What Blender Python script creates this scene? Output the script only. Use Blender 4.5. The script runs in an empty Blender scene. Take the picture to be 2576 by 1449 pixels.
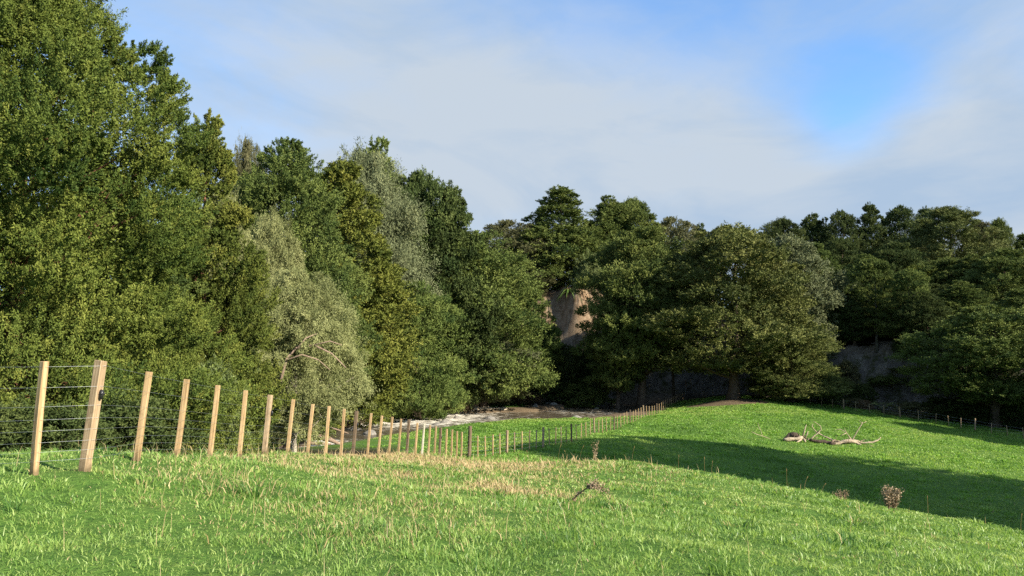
import bpy, math, random
import numpy as np
from mathutils import Vector, Matrix
R_ = math.radians
SC = bpy.context.scene
COL = SC.collection

# ---------------------------------------------------------------- camera / light
EYE = 1.6                       # camera height above the grass it stands on
F = 1983.0                      # focal length in photo units (2576 wide)
PITCH = R_(4.77)
cam = bpy.data.cameras.new("camera"); cam_o = bpy.data.objects.new("camera", cam); COL.objects.link(cam_o)
cam.sensor_width = 36.0; cam.lens = 36.0 * F / 2576.0
cam.clip_start = 0.1; cam.clip_end = 6000
cam_o.location = (0, 0, EYE); cam_o.rotation_euler = (math.pi / 2 + PITCH, 0, 0)
SC.camera = cam_o

SUN_AZ, SUN_EL = R_(58), R_(27)  # to the right of, and behind, the camera
s_dir = Vector((math.sin(SUN_AZ) * math.cos(SUN_EL), -math.cos(SUN_AZ) * math.cos(SUN_EL), math.sin(SUN_EL)))
sun = bpy.data.lights.new("sun", 'SUN'); sun.energy = 5.0; sun.angle = R_(0.5); sun.color = (1.0, 0.90, 0.74)
sun_o = bpy.data.objects.new("sun", sun); COL.objects.link(sun_o)
sun_o.rotation_euler = s_dir.to_track_quat('Z', 'Y').to_euler(); sun_o.location = (60, -30, 60)

SC.view_settings.view_transform = 'Standard'; SC.view_settings.look = 'None'
SC.view_settings.exposure = 1.25; SC.view_settings.gamma = 1.0
SC.cycles.max_bounces = 6; SC.cycles.diffuse_bounces = 2; SC.cycles.glossy_bounces = 2
SC.cycles.transmission_bounces = 3; SC.cycles.transparent_max_bounces = 4
SC.cycles.use_denoising = False
SC.cycles.sample_clamp_indirect = 4.0

def ray(u, v):
    X = (u - 1288.0) / F; Y = -(v - 724.5) / F
    return np.array([X, math.cos(PITCH) - math.sin(PITCH) * Y, math.sin(PITCH) + math.cos(PITCH) * Y])
def at(u, v, d):
    """world point on the sight line of photo point (u, v) at forward distance d"""
    r = ray(u, v); r = r / r[1] * d
    return np.array([r[0], r[1], r[2] + EYE])
def xz(u, d):
    return (u - 1288.0) / F * d * 1.0
def at_z(u, v, z):
    r = ray(u, v); k = (z - EYE) / r[2]
    return np.array([r[0] * k, r[1] * k, z])

# world: physical sky with soft broken cloud
W = bpy.data.worlds.new("World"); SC.world = W; W.use_nodes = True
nt = W.node_tree; N = nt.nodes; Lk = nt.links; N.clear()
def nn(t, **kw):
    n = N.new(t)
    for k, v in kw.items(): setattr(n, k, v)
    return n
def wmath(op, a, b=None, clamp=False):
    n = nn('ShaderNodeMath', operation=op, use_clamp=clamp)
    for i, x in enumerate((a, b)):
        if x is None: continue
        if isinstance(x, (int, float)): n.inputs[i].default_value = x
        else: Lk.new(x, n.inputs[i])
    return n.outputs[0]
sky = nn('ShaderNodeTexSky', sky_type='NISHITA', sun_disc=False)
sky.sun_elevation = SUN_EL; sky.sun_rotation = math.pi - SUN_AZ; sky.air_density = 1.0; sky.dust_density = 0.6; sky.ozone_density = 2.0
tc = nn('ShaderNodeTexCoord')
def wnoise(scale, detail, rough, dist=0.0, zs=1.6, off=0.0):
    m = nn('ShaderNodeMapping'); m.inputs['Scale'].default_value = (1, 1, zs); m.inputs['Location'].default_value = (off, off * .7, off * .3)
    Lk.new(tc.outputs['Generated'], m.inputs[0])
    n = nn('ShaderNodeTexNoise'); n.inputs['Scale'].default_value = scale; n.inputs['Detail'].default_value = detail
    n.inputs['Roughness'].default_value = rough; n.inputs['Distortion'].default_value = dist
    Lk.new(m.outputs[0], n.inputs['Vector']); return n.outputs['Fac']
def blob(u, v, rad, amp):
    """soft patch of sky in a compass direction"""
    r = ray(u, v); r = r / np.linalg.norm(r)
    vm = nn('ShaderNodeVectorMath', operation='DISTANCE'); Lk.new(tc.outputs['Generated'], vm.inputs[0]); vm.inputs[1].default_value = tuple(r)
    mr = nn('ShaderNodeMapRange', interpolation_type='SMOOTHERSTEP'); mr.inputs['From Min'].default_value = 0; mr.inputs['From Max'].default_value = rad
    mr.inputs['To Min'].default_value = amp; mr.inputs['To Max'].default_value = 0
    Lk.new(vm.outputs['Value'], mr.inputs['Value']); return mr.outputs[0]
cl = wmath('MULTIPLY', wnoise(2.4, 7, .55, .8, 2.2, 3.1), .75)
cl = wmath('ADD', cl, wmath('MULTIPLY', wnoise(6.0, 7, .58, .6, 2.4, 8.0), .34))
for b in ((2165, 310, .18, -.42), (2130, 325, .08, -.16), (1700, 150, .26, -.12), (1500, -60, .36, -.11), (2000, 30, .28, -.08), (1000, 330, .42, .22), (1750, 420, .30, .26),
          (1400, 480, .35, .16), (2450, 490, .24, .26), (2130, 530, .20, .34), (2400, 330, .12, .10), (2350, 60, .25, .14), (300, 60, .28, .03)):
    cl = wmath('ADD', cl, blob(*b))
mr = nn('ShaderNodeMapRange', interpolation_type='SMOOTHSTEP'); mr.inputs['From Min'].default_value = .12; mr.inputs['From Max'].default_value = .88
Lk.new(cl, mr.inputs['Value'])
bg1 = nn('ShaderNodeBackground'); bg1.inputs['Strength'].default_value = 0.12; 
tintm = nn('ShaderNodeMix', data_type='RGBA', blend_type='MULTIPLY'); tintm.inputs['Factor'].default_value = 1.0
Lk.new(sky.outputs[0], tintm.inputs['A']); tintm.inputs['B'].default_value = (.60, .84, 1.05, 1)
Lk.new(tintm.outputs['Result'], bg1.inputs['Color'])
bg2 = nn('ShaderNodeBackground'); bg2.inputs['Strength'].default_value = 0.30
cr = nn('ShaderNodeValToRGB'); cr.color_ramp.elements[0].position = .36; cr.color_ramp.elements[1].position = .64
cr.color_ramp.elements[0].color = (.60, .79, 1.04, 1); cr.color_ramp.elements[1].color = (.81, .93, 1.07, 1)
Lk.new(wmath('ADD', wmath('ADD', wnoise(3.2, 7, .58, .9, 2.6, 5.5), blob(1050, 340, .30, .14)), blob(1750, 400, .26, .12)), cr.inputs[0]); Lk.new(cr.outputs[0], bg2.inputs['Color'])
mx = nn('ShaderNodeMixShader'); Lk.new(mr.outputs[0], mx.inputs[0]); Lk.new(bg1.outputs[0], mx.inputs[1]); Lk.new(bg2.outputs[0], mx.inputs[2])
wo = nn('ShaderNodeOutputWorld'); Lk.new(mx.outputs[0], wo.inputs[0])

# ---------------------------------------------------------------- helpers
def tag(o, label=None, cat=None, group=None, kind=None):
    for k, v in (('label', label), ('category', cat), ('group', group), ('kind', kind)):
        if v: o[k] = v
    return o
def link(name, me, mat=None, parent=None):
    o = bpy.data.objects.new(name, me); COL.objects.link(o)
    if mat is not None:
        if not me.materials: me.materials.append(mat)
        o.material_slots[0].link = 'OBJECT'; o.material_slots[0].material = mat
    if parent is not None: o.parent = parent
    return o
def empty(name, loc, rz=0.0):
    o = bpy.data.objects.new(name, None); COL.objects.link(o); o.location = loc; o.rotation_euler = (0, 0, rz); o.empty_display_size = .3
    return o
def np_mesh(name, V, loops, starts, fattr=None, pattr=None, smooth=False):
    me = bpy.data.meshes.new(name)
    me.vertices.add(len(V)); me.vertices.foreach_set('co', np.ascontiguousarray(V, dtype=np.float32).ravel())
    me.loops.add(len(loops)); me.loops.foreach_set('vertex_index', np.ascontiguousarray(loops, dtype=np.int32))
    me.polygons.add(len(starts)); me.polygons.foreach_set('loop_start', np.ascontiguousarray(starts, dtype=np.int32))
    me.update(calc_edges=True)
    for d, dom in ((fattr, 'FACE'), (pattr, 'POINT')):
        for k, a in (d or {}).items():
            at_ = me.attributes.new(k, 'FLOAT', dom); at_.data.foreach_set('value', np.ascontiguousarray(a, dtype=np.float32))
    if smooth: me.polygons.foreach_set('use_smooth', np.ones(len(starts), dtype=bool))
    me.validate(); return me
def norm(a): return a / (np.linalg.norm(a, axis=-1, keepdims=True) + 1e-9)

class MB:
    """collects tubes, boxes and blobs into one mesh"""
    def __init__(s): s.v = []; s.f = []
    def tube(s, pts, rad, n=7, cap=True, wob=0.0, rng=random):
        pts = [Vector(p) for p in pts]; b0 = len(s.v); up = Vector((0.3, 0.2, 1)).normalized(); prev = None
        for i, p in enumerate(pts):
            t = (pts[min(i + 1, len(pts) - 1)] - pts[max(i - 1, 0)]).normalized()
            if prev is None:
                a = t.cross(Vector((0, 0, 1)) if abs(t.z) < .9 else Vector((0, 1, 0))).normalized()
            else:
                a = (prev - t * prev.dot(t)).normalized()
            prev = a; b = t.cross(a)
            r = rad[i] if hasattr(rad, '__len__') else rad
            for k in range(n):
                th = 2 * math.pi * k / n; q = r * (1 + wob * rng.uniform(-1, 1))
                s.v.append(p + a * (math.cos(th) * q) + b * (math.sin(th) * q))
        for i in range(len(pts) - 1):
            for k in range(n):
                k2 = (k + 1) % n
                s.f.append((b0 + i * n + k, b0 + i * n + k2, b0 + (i + 1) * n + k2, b0 + (i + 1) * n + k))
        if cap:
            s.f.append(tuple(b0 + k for k in range(n))[::-1]); e = b0 + (len(pts) - 1) * n
            s.f.append(tuple(e + k for k in range(n)))
    def poly(s, pts):
        b = len(s.v); s.v += [Vector(p) for p in pts]; s.f.append(tuple(range(b, b + len(pts))))
    def mesh(s, name, smooth=False):
        me = bpy.data.meshes.new(name); me.from_pydata([tuple(v) for v in s.v], [], s.f); me.update()
        if smooth: me.polygons.foreach_set('use_smooth', [True] * len(me.polygons))
        return me
    def build(s, name, mat, parent=None, smooth=False): return link(name, s.mesh(name, smooth), mat, parent)

def vnoise(x, y, scale, seed):
    """lattice value noise in 0..1"""
    rng = np.random.RandomState(seed); T = rng.rand(256, 256)
    x = np.asarray(x) / scale + 1000.3; y = np.asarray(y) / scale + 1000.7
    xi = np.floor(x).astype(int); yi = np.floor(y).astype(int); fx = x - xi; fy = y - yi
    fx = fx * fx * (3 - 2 * fx); fy = fy * fy * (3 - 2 * fy)
    g = lambda a, b: T[a % 256, b % 256]
    return (g(xi, yi) * (1 - fx) + g(xi + 1, yi) * fx) * (1 - fy) + (g(xi, yi + 1) * (1 - fx) + g(xi + 1, yi + 1) * fx) * fy
def sstep(a, b, x):
    t = np.clip((x - a) / (b - a), 0, 1); return t * t * (3 - 2 * t)

# ---------------------------------------------------------------- materials
def new_mat(name):
    m = bpy.data.materials.new(name); m.use_nodes = True; m.node_tree.nodes.clear(); return m
class MT:
    def __init__(s, name): s.m = new_mat(name); s.t = s.m.node_tree; s.N = s.t.nodes; s.L = s.t.links
    def n(s, t, ins=None, **kw):
        n = s.N.new(t)
        for k, v in kw.items(): setattr(n, k, v)
        for k, v in (ins or {}).items(): s.set(n.inputs[k], v)
        return n
    def set(s, i, v):
        if isinstance(v, bpy.types.NodeSocket): s.L.new(v, i)
        elif isinstance(v, tuple) and len(v) == 3 and i.type == 'RGBA': i.default_value = (*v, 1)
        else: i.default_value = v
    def ramp(s, fac, stops, interp='LINEAR'):
        n = s.n('ShaderNodeValToRGB', {'Fac': fac}); cr = n.color_ramp; cr.interpolation = interp
        while len(cr.elements) < len(stops): cr.elements.new(0.5)
        for e, (p, c) in zip(cr.elements, stops): e.position = p; e.color = (*c, 1)
        return n.outputs[0]
    def noise(s, scale, detail=4, rough=.55, vec=None, dist=0.0):
        n = s.n('ShaderNodeTexNoise', {'Scale': scale, 'Detail': detail, 'Roughness': rough, 'Distortion': dist})
        if vec is not None: s.L.new(vec, n.inputs['Vector'])
        return n.outputs['Fac']
    def mix(s, f, a, b, mode='MIX'):
        n = s.n('ShaderNodeMix', data_type='RGBA', blend_type=mode)
        for k, v in (('Factor', f), ('A', a), ('B', b)):
            sock = [i for i in n.inputs if i.name == k and (i.type == ('VALUE' if k == 'Factor' else 'RGBA'))][0]; s.set(sock, v)
        return [o for o in n.outputs if o.type == 'RGBA'][0]
    def math(s, op, a, b=0.0, clamp=False):
        n = s.n('ShaderNodeMath', operation=op, use_clamp=clamp); s.set(n.inputs[0], a); s.set(n.inputs[1], b); return n.outputs[0]
    def mrange(s, v, a, b, c=0., d=1.):
        return s.n('ShaderNodeMapRange', {'Value': v, 'From Min': a, 'From Max': b, 'To Min': c, 'To Max': d}).outputs[0]
    def attr(s, name): return s.n('ShaderNodeAttribute', attribute_name=name).outputs['Fac']
    def pos(s): return s.n('ShaderNodeNewGeometry').outputs['Position']
    def obj(s): return s.n('ShaderNodeTexCoord').outputs['Object']
    def out(s, sh): s.L.new(sh, s.n('ShaderNodeOutputMaterial').inputs[0]); return s.m
    def bsdf(s, col, rough=.8, spec=.3, bump=None, bs=.3, bd=.02):
        n = s.n('ShaderNodeBsdfPrincipled', {'Base Color': col, 'Roughness': rough, 'Specular IOR Level': spec})
        if bump is not None:
            b = s.n('ShaderNodeBump', {'Height': bump, 'Strength': bs, 'Distance': bd}); s.L.new(b.outputs[0], n.inputs['Normal'])
        return n.outputs[0]

def leaf_mat(name, dark, mid, light, trans=.10, rough=.6, spec=.07, tcol=1.15):
    t = MT(name)
    oi = t.n('ShaderNodeObjectInfo').outputs['Random']
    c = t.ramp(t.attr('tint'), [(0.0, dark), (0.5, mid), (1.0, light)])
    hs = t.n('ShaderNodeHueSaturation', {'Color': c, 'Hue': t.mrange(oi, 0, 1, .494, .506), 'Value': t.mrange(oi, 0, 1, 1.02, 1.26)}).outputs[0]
    p = t.bsdf(hs, rough, spec)
    tr = t.n('ShaderNodeBsdfTranslucent', {'Color': t.mix(1.0, hs, (tcol, tcol, .8), 'MULTIPLY')}).outputs[0]
    return t.out(t.n('ShaderNodeMixShader', {0: trans, 1: p, 2: tr}).outputs[0])

M = {}
M['totara'] = leaf_mat('totara_leaf', (.030, .052, .012), (.088, .112, .022), (.190, .200, .044))
M['green'] = leaf_mat('deep_green_leaf', (.034, .056, .016), (.086, .114, .029), (.160, .186, .050))
M['dark'] = leaf_mat('dark_leaf', (.022, .036, .012), (.050, .070, .021), (.092, .112, .034))
M['olive'] = leaf_mat('olive_leaf', (.046, .064, .014), (.104, .122, .024), (.180, .182, .038))
M['brolive'] = leaf_mat('brownish_olive_leaf', (.042, .057, .018), (.098, .114, .033), (.168, .175, .056))
M['grey'] = leaf_mat('grey_green_leaf', (.066, .078, .038), (.118, .132, .066), (.180, .190, .095))
M['pale'] = leaf_mat('pale_leaf', (.115, .130, .052), (.205, .222, .092), (.300, .310, .140), .22)
M['bush'] = leaf_mat('bush_leaf', (.085, .112, .042), (.150, .185, .070), (.225, .255, .105), .24)
M['dull'] = leaf_mat('dull_brown_green_leaf', (.054, .058, .026), (.096, .098, .044), (.142, .134, .064))
M['brown'] = leaf_mat('brown_leaf', (.090, .062, .034), (.155, .112, .064), (.215, .168, .098))
M['pine'] = leaf_mat('pine_leaf', (.052, .072, .024), (.100, .124, .040), (.158, .176, .062))
M['flax'] = leaf_mat('strap_leaf', (.060, .110, .025), (.100, .170, .040), (.160, .230, .060))
M['blade'] = leaf_mat('grass_blade', (.056, .136, .030), (.188, .305, .066), (.325, .410, .125), .42, .42, .35, 1.3)
M['pasture'] = leaf_mat('pasture_blade', (.070, .155, .026), (.155, .285, .046), (.285, .380, .095), .40, .5, .25, 1.3)
M['straw'] = leaf_mat('straw_blade', (.270, .190, .085), (.420, .320, .165), (.560, .460, .270), .3, .6, .2, 1.1)
M['thistle'] = leaf_mat('dead_weed', (.150, .108, .066), (.250, .190, .122), (.350, .285, .200), .15, .8, .1, 1.0)

def bark_mat(name, c1, c2, rough=.9):
    t = MT(name); o = t.obj()
    mp = t.n('ShaderNodeMapping', {'Vector': o, 'Scale': (6, 6, 1.2)}).outputs[0]
    n = t.noise(2.0, 5, .65, mp); c = t.ramp(n, [(.3, c1), (.7, c2)])
    return t.out(t.bsdf(c, rough, .15, n, .8, .06))
M['bark'] = bark_mat('bark', (.060, .042, .030), (.150, .115, .085))
M['red_bark'] = bark_mat('red_bark', (.100, .045, .028), (.230, .115, .075))
M['pale_bark'] = bark_mat('pale_bark', (.25, .22, .17), (.42, .38, .30))
M['stem'] = bark_mat('grey_stem', (.05, .047, .036), (.12, .112, .088))
M['grey_wood'] = bark_mat('bleached_wood', (.20, .155, .105), (.46, .38, .27))
M['dark_wood'] = bark_mat('rotten_wood', (.035, .026, .02), (.10, .075, .055))
M['drift'] = bark_mat('drift_wood', (.16, .11, .08), (.32, .24, .18))

def timber(name, c1, c2, c3, knots=.5):
    t = MT(name); o = t.obj(); r = t.n('ShaderNodeObjectInfo').outputs['Random']
    off = t.n('ShaderNodeCombineXYZ', {0: t.math('MULTIPLY', r, 37.0), 1: t.math('MULTIPLY', r, 11.0), 2: t.math('MULTIPLY', r, 53.0)}).outputs[0]
    v = t.n('ShaderNodeVectorMath', {0: o, 1: off}, operation='ADD').outputs[0]
    mp = t.n('ShaderNodeMapping', {'Vector': v, 'Scale': (42, 42, 1.6)}).outputs[0]
    n = t.noise(1.0, 5, .6, mp, .6); n2 = t.noise(5.0, 3, .6, v)
    c = t.ramp(n, [(.28, c1), (.55, c2), (.8, c3)])
    c = t.mix(t.mrange(n2, .56, .74, 0, knots), c, tuple(x * .45 for x in c1))
    hs = t.n('ShaderNodeHueSaturation', {'Color': c, 'Value': t.mrange(r, 0, 1, .82, 1.12)}).outputs[0]
    sz = t.n('ShaderNodeSeparateXYZ', {0: o}).outputs[2]          # mud splashed up from the ground
    dirt = t.mrange(t.math('ADD', sz, t.math('MULTIPLY', t.noise(9.0, 4, .6, v), .32)), .20, .34, .75, 0.0)
    hs = t.mix(dirt, hs, (.085, .065, .035))
    return t.out(t.bsdf(hs, .78, .15, n, .55, .006))
M['batten'] = timber('fresh_timber', (.20, .115, .052), (.43, .295, .155), (.58, .43, .26), .35)
M['post'] = timber('weathered_timber', (.17, .115, .065), (.33, .24, .15), (.46, .36, .25), .6)
M['old_post'] = timber('old_dark_timber', (.06, .042, .028), (.17, .12, .078), (.29, .21, .14), .6)
t = MT('galvanised_wire'); M['wire'] = t.out(t.n('ShaderNodeBsdfPrincipled', {'Base Color': (.34, .36, .37), 'Metallic': .7, 'Roughness': .45}).outputs[0])
t = MT('black_plastic'); M['plastic'] = t.out(t.bsdf((.012, .012, .013), .4, .5))

# ---------------------------------------------------------------- terrain
ctrl = []
def C(u, v, d): ctrl.append(at(u, v, d))
def CZ(u, d, zr): ctrl.append(np.array([(u - 1288) / F * d, d, zr + EYE]))
for p in ((0, 0, 0), (-8, -3, .3), (8, -3, -.4), (0, -15, .3), (-25, 0, -1), (25, 0, -3), (30, -20, -1), (-30, -20, .5), (60, 0, -4), (60, 25, -6.5), (-45, 20, -5), (-50, 60, -7)):
    ctrl.append(np.array(p, float))
for p in ((1288, 1449, 5.85), (0, 1449, 5.6), (2576, 1449, 7.2), (600, 1449, 5.7), (2000, 1449, 6.3),
          (88, 1195, 8.35), (213, 1178, 8.8), (344, 1168, 10.35), (443, 1160, 11.55), (527, 1150, 13.2), (601, 1142, 15), (664, 1141, 16.8), (773, 1142, 20), (887, 1143, 24.6),
          (977, 1141, 28.9), (1077, 1144, 34.3), (1180, 1151, 40),
          (1288, 1285, 10.5), (1288, 1205, 19), (1750, 1330, 10.5), (2200, 1372, 11), (2000, 1276, 18), (2350, 1345, 16), (700, 1285, 9), (900, 1205, 14.5), (350, 1265, 8), (0, 1300, 6.9),
          (1290, 1166, 36), (1450, 1164, 33), (1600, 1162, 31), (1700, 1182, 29), (1800, 1197, 28), (1900, 1212, 27),
          (1000, 1158, 24), (900, 1160, 20.5), (1100, 1164, 27), (1180, 1164, 32), (1288, 1178, 27), (1450, 1178, 25), (1600, 1182, 24), (1800, 1224, 22), (300, 1158, 14), (450, 1160, 14.5), (100, 1156, 13.5), (2050, 1240, 25.5), (2150, 1260, 24.5), (2300, 1288, 23.5), (2576, 1342, 21.5),
          (0, 1146, 12.5), (200, 1152, 11.5),
          (1365, 1125, 48.6), (1436, 1104, 58), (1493, 1087, 65), (1542, 1081, 68), (1582, 1070, 73), (1616, 1055, 82), (1649, 1032, 95), (1676, 1008, 108), (1723, 986, 122),
          (1810, 1005, 104), (2000, 1018, 101), (2300, 1062, 90), (2576, 1108, 82), (2576, 1220, 52), (2000, 1165, 54), (2100, 1095, 72), (1700, 1090, 68), (1800, 1050, 84),
          (1280, 1144, 44)):
    C(*p)
for p in ((1500, 44, -6.1), (1700, 42, -6.7), (2050, 38, -7.4), (2300, 36, -7.9), (2576, 34, -8.4), (0, 22, -3.8), (0, 40, -6.2), (-400, 30, -5), (300, 20, -3.5), (450, 30, -5.2), (650, 30, -5.4), (800, 38, -6.4),
          (2000, 125, -6.6), (2300, 125, -7.8), (2576, 122, -8.8), (1700, 135, -6.0), (2576, 100, -8.8), (2576, 60, -8.7), (1000, 48, -7.0), (1130, 58, -7.3), (1250, 60, -6.9), (1330, 82, -7.3), (1200, 76, -7.4), (1450, 92, -7.4), (900, 60, -7.2), (650, 55, -7.2), (300, 60, -7),
          (560, 85, -6.9), (720, 88, -6.4), (900, 100, -6.7), (1040, 112, -6.7), (1250, 118, -7.0), (1420, 122, -7.0), (1560, 112, -6.4)):
    CZ(*p)
CP = np.array(ctrl); CX = CP[:, :2]
def _k(r2): return np.where(r2 > 1e-9, .5 * r2 * np.log(r2 + 1e-12), 0)
nC = len(CP); D2 = ((CX[:, None] - CX[None]) ** 2).sum(-1)
A = np.zeros((nC + 3, nC + 3)); A[:nC, :nC] = _k(D2) + np.eye(nC) * .6
A[:nC, nC] = 1; A[:nC, nC + 1:] = CX; A[nC, :nC] = 1; A[nC + 1:, :nC] = CX.T
Wt = np.linalg.solve(A, np.concatenate([CP[:, 2], np.zeros(3)]))
def tps(x, y):
    x = np.clip(x, -55, 75); y = np.clip(y, -25, 128); out = np.empty(len(x))
    for i in range(0, len(x), 20000):
        a = x[i:i + 20000]; b = y[i:i + 20000]
        r2 = (a[:, None] - CX[None, :, 0]) ** 2 + (b[:, None] - CX[None, :, 1]) ** 2
        out[i:i + 20000] = _k(r2) @ Wt[:nC] + Wt[nC] + Wt[nC + 1] * a + Wt[nC + 2] * b
    return out
WATER = -7.65 + EYE
STREAM = [at_z(u, v, WATER)[:2] for u, v in ((330, 1150), (470, 1138), (620, 1124), (740, 1113), (860, 1094), (960, 1078), (1080, 1062), (1200, 1048), (1330, 1045), (1440, 1041), (1500, 1030), (1545, 1012), (1580, 1000))]
STREAM = np.array(STREAM); SHW = np.array([3.6, 3.6, 3.8, 3.8, 4.0, 4.4, 4.8, 5.2, 5.2, 4.8, 4.2, 4, 4])
def stream_dist(x, y):
    best = np.full(len(x), 1e9); par = np.zeros(len(x)); hw = np.zeros(len(x)); side = np.zeros(len(x))
    for i in range(len(STREAM) - 1):
        a, b = STREAM[i], STREAM[i + 1]; ab = b - a
        t = np.clip(((x - a[0]) * ab[0] + (y - a[1]) * ab[1]) / (ab @ ab), 0, 1)
        px, py = x - a[0] - t * ab[0], y - a[1] - t * ab[1]; d = np.hypot(px, py); m = d < best
        best = np.where(m, d, best); par = np.where(m, i + t, par); hw = np.where(m, SHW[i] * (1 - t) + SHW[i + 1] * t, hw)
        side = np.where(m, np.sign(ab[0] * py - ab[1] * px), side)   # >0: far (left) bank
    return best, par, hw, side
def hill_base(x):   # where the wooded bank starts
    return np.interp(x, [-90, -40, -10, 8, 16, 24, 34, 48, 60, 90], [128, 122, 127, 124, 122, 124, 116, 104, 92, 84])
def hill_h(x):
    return np.interp(x, [-90, -30, -5, 10, 25, 40, 60, 90], [10, 12, 17, 21, 19, 16, 16, 16])
def raw_ground(x, y):
    x = np.asarray(x, float); y = np.asarray(y, float)
    z = tps(x, y)
    near = np.exp(-((np.hypot(x, y - 12)) / 26.0) ** 2)
    z = z + near * (.14 * (vnoise(x, y, 1.7, 5) - .5) + .11 * (vnoise(x, y, .7, 6) - .5))
    z = z + (1 - near) * (.16 * (vnoise(x, y, 2.4, 7) - .5) + .25 * (vnoise(x, y, 9.0, 8) - .5))
    d, par, hw, side = stream_dist(x, y)
    edge = hw + 1.6 * (vnoise(x, y, 3.5, 9) - .5)
    flat = sstep(hw + 15, hw + 3, d) * np.where(side < 0, .92, .55)
    z = z * (1 - flat) + (WATER + .16 + .10 * (vnoise(x, y, 2.0, 13) - .5)) * flat
    k = sstep(edge + 1.6, edge - 1.0, d)
    z = z * (1 - k) + np.minimum(z, WATER - .7) * k
    hb = hill_base(x) + 5 * (vnoise(x, y * 0, 7.0, 11) - .5); H = hill_h(x)
    rough = (vnoise(x, y, 4, 12) - .5)
    a = np.interp(x, [-90, -20, 0, 14, 24, 34, 90], [.55, .6, .80, .88, .62, .46, .46])
    z = z + H * (a * sstep(hb, hb + 9 + 5 * rough, y) + (1 - a) * np.clip((y - hb - 4) / 52, 0, 1) ** .85) + sstep(hb - 1, hb + 3, y) * (1.3 * rough + sstep(hb + 14, hb + 8, y) * (1.6 * (vnoise(x, y, 2.2, 14) - .5) + .8 * (vnoise(x, y, 1.0, 15) - .5)))
    return z
def axis(segs):
    out = []
    for a, b, s in segs: out += list(np.arange(a, b, s))
    return np.array(sorted(set(np.round(out, 4))))
GX = axis([(-2500, -300, 200), (-300, -100, 20), (-100, -40, 2.5), (-40, -14, .8), (-14, 20, .3), (20, 62, .9), (62, 120, 2.5), (120, 300, 20), (300, 2501, 200)])
GY = axis([(-600, -60, 60), (-60, -6, 3), (-6, 3, .8), (3, 42, .3), (42, 136, .8), (136, 200, 3), (200, 320, 15), (320, 3000, 190)])
XX, YY = np.meshgrid(GX, GY); gx, gy = XX.ravel(), YY.ravel(); GZ = raw_ground(gx, gy)
GZ2 = GZ.reshape(XX.shape)
def ground(x, y):
    """height of the ground mesh (bilinear)"""
    x = np.atleast_1d(np.asarray(x, float)); y = np.atleast_1d(np.asarray(y, float))
    i = np.clip(np.searchsorted(GX, x) - 1, 0, len(GX) - 2); j = np.clip(np.searchsorted(GY, y) - 1, 0, len(GY) - 2)
    fx = (x - GX[i]) / (GX[i + 1] - GX[i]); fy = (y - GY[j]) / (GY[j + 1] - GY[j])
    return (GZ2[j, i] * (1 - fx) + GZ2[j, i + 1] * fx) * (1 - fy) + (GZ2[j + 1, i] * (1 - fx) + GZ2[j + 1, i + 1] * fx) * fy
def g1(x, y): return float(ground(x, y)[0])
def find_d(u, v, d0=4.0, d1=170.0):
    """forward distance at which the sight line of photo point (u, v) meets the ground"""
    d = np.linspace(d0, d1, 3000); r = ray(u, v); r = r / r[1]
    below = r[2] * d + EYE < ground(r[0] * d, d)
    return float(d[np.argmax(below)]) if below.any() else d1
nx, ny = len(GX), len(GY)
ii = (np.arange(ny - 1)[:, None] * nx + np.arange(nx - 1)[None]).ravel()
quads = np.stack([ii, ii + 1, ii + nx + 1, ii + nx], 1)
sd, spar, shw, sside = stream_dist(gx, gy)
nz = vnoise(gx, gy, 4.0, 21); nz2 = vnoise(gx, gy, 1.6, 22)
def mud_w(x, y):
    d, par, hw, side = stream_dist(x, y); n = vnoise(x, y, 4.0, 21) * .6 + vnoise(x, y, 1.6, 22) * .4
    wdt = np.where(side > 0, 5.0, 1.0 + 4.5 * sstep(7.5, 9.0, par)) * (0.5 + n) 
    m = sstep(hw + wdt + 1.2, hw + wdt - 1.2, d)
    tree = np.exp(-((x - 27.5) / 6.0) ** 2 - ((y - 101.5) / 5.0) ** 2)      # bare earth under the big pasture tree
    return np.maximum(m, sstep(.35, .6, tree + .3 * (n - .5)))
def wood_w(x, y):
    hb = hill_base(x)
    lft = sstep(-3, -7, x - .02 * (y - 20)) * sstep(14, 17, y) * sstep(60, 54, y)
    lft2 = sstep(-8, -14, x) * sstep(86, 92, y)
    return np.clip(np.maximum.reduce([sstep(hb - 7, hb - 1, y), lft * .0 + sstep(13, 17, y + .2 * x) * sstep(-6.5, -8.5, x + .02 * y) * sstep(66, 60, y), lft2 * .8]), 0, 1)
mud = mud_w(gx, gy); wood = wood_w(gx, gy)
hbv = hill_base(gx); rock = sstep(hbv - 1.5, hbv + 1.5, gy) * sstep(hbv + 13, hbv + 8, gy)
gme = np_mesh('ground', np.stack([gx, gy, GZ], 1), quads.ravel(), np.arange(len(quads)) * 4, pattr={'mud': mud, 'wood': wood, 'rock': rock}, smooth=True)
t = MT('ground_cover'); p = t.pos()
n1 = t.noise(.9, 6, .6, p); n2 = t.noise(7, 5, .65, p); n3 = t.noise(40, 4, .6, p)
grass = t.ramp(n2, [(.30, (.040, .090, .017)), (.55, (.082, .160, .028)), (.75, (.135, .200, .046))])
grass = t.mix(t.mrange(n1, .55, .72, 0, .4), grass, (.10, .105, .035))
soil = t.ramp(n2, [(.3, (.085, .062, .040)), (.6, (.165, .125, .080)), (.8, (.25, .20, .13))])
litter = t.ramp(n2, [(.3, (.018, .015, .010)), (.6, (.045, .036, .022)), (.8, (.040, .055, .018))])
zz = t.n('ShaderNodeSeparateXYZ', {0: p}).outputs[2]
st = t.noise(1.2, 6, .7, t.n('ShaderNodeMapping', {'Vector': p, 'Scale': (1, 1, .35)}).outputs[0])
tan = t.ramp(st, [(.25, (.10, .070, .046)), (.5, (.20, .145, .095)), (.78, (.31, .245, .17))])
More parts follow.
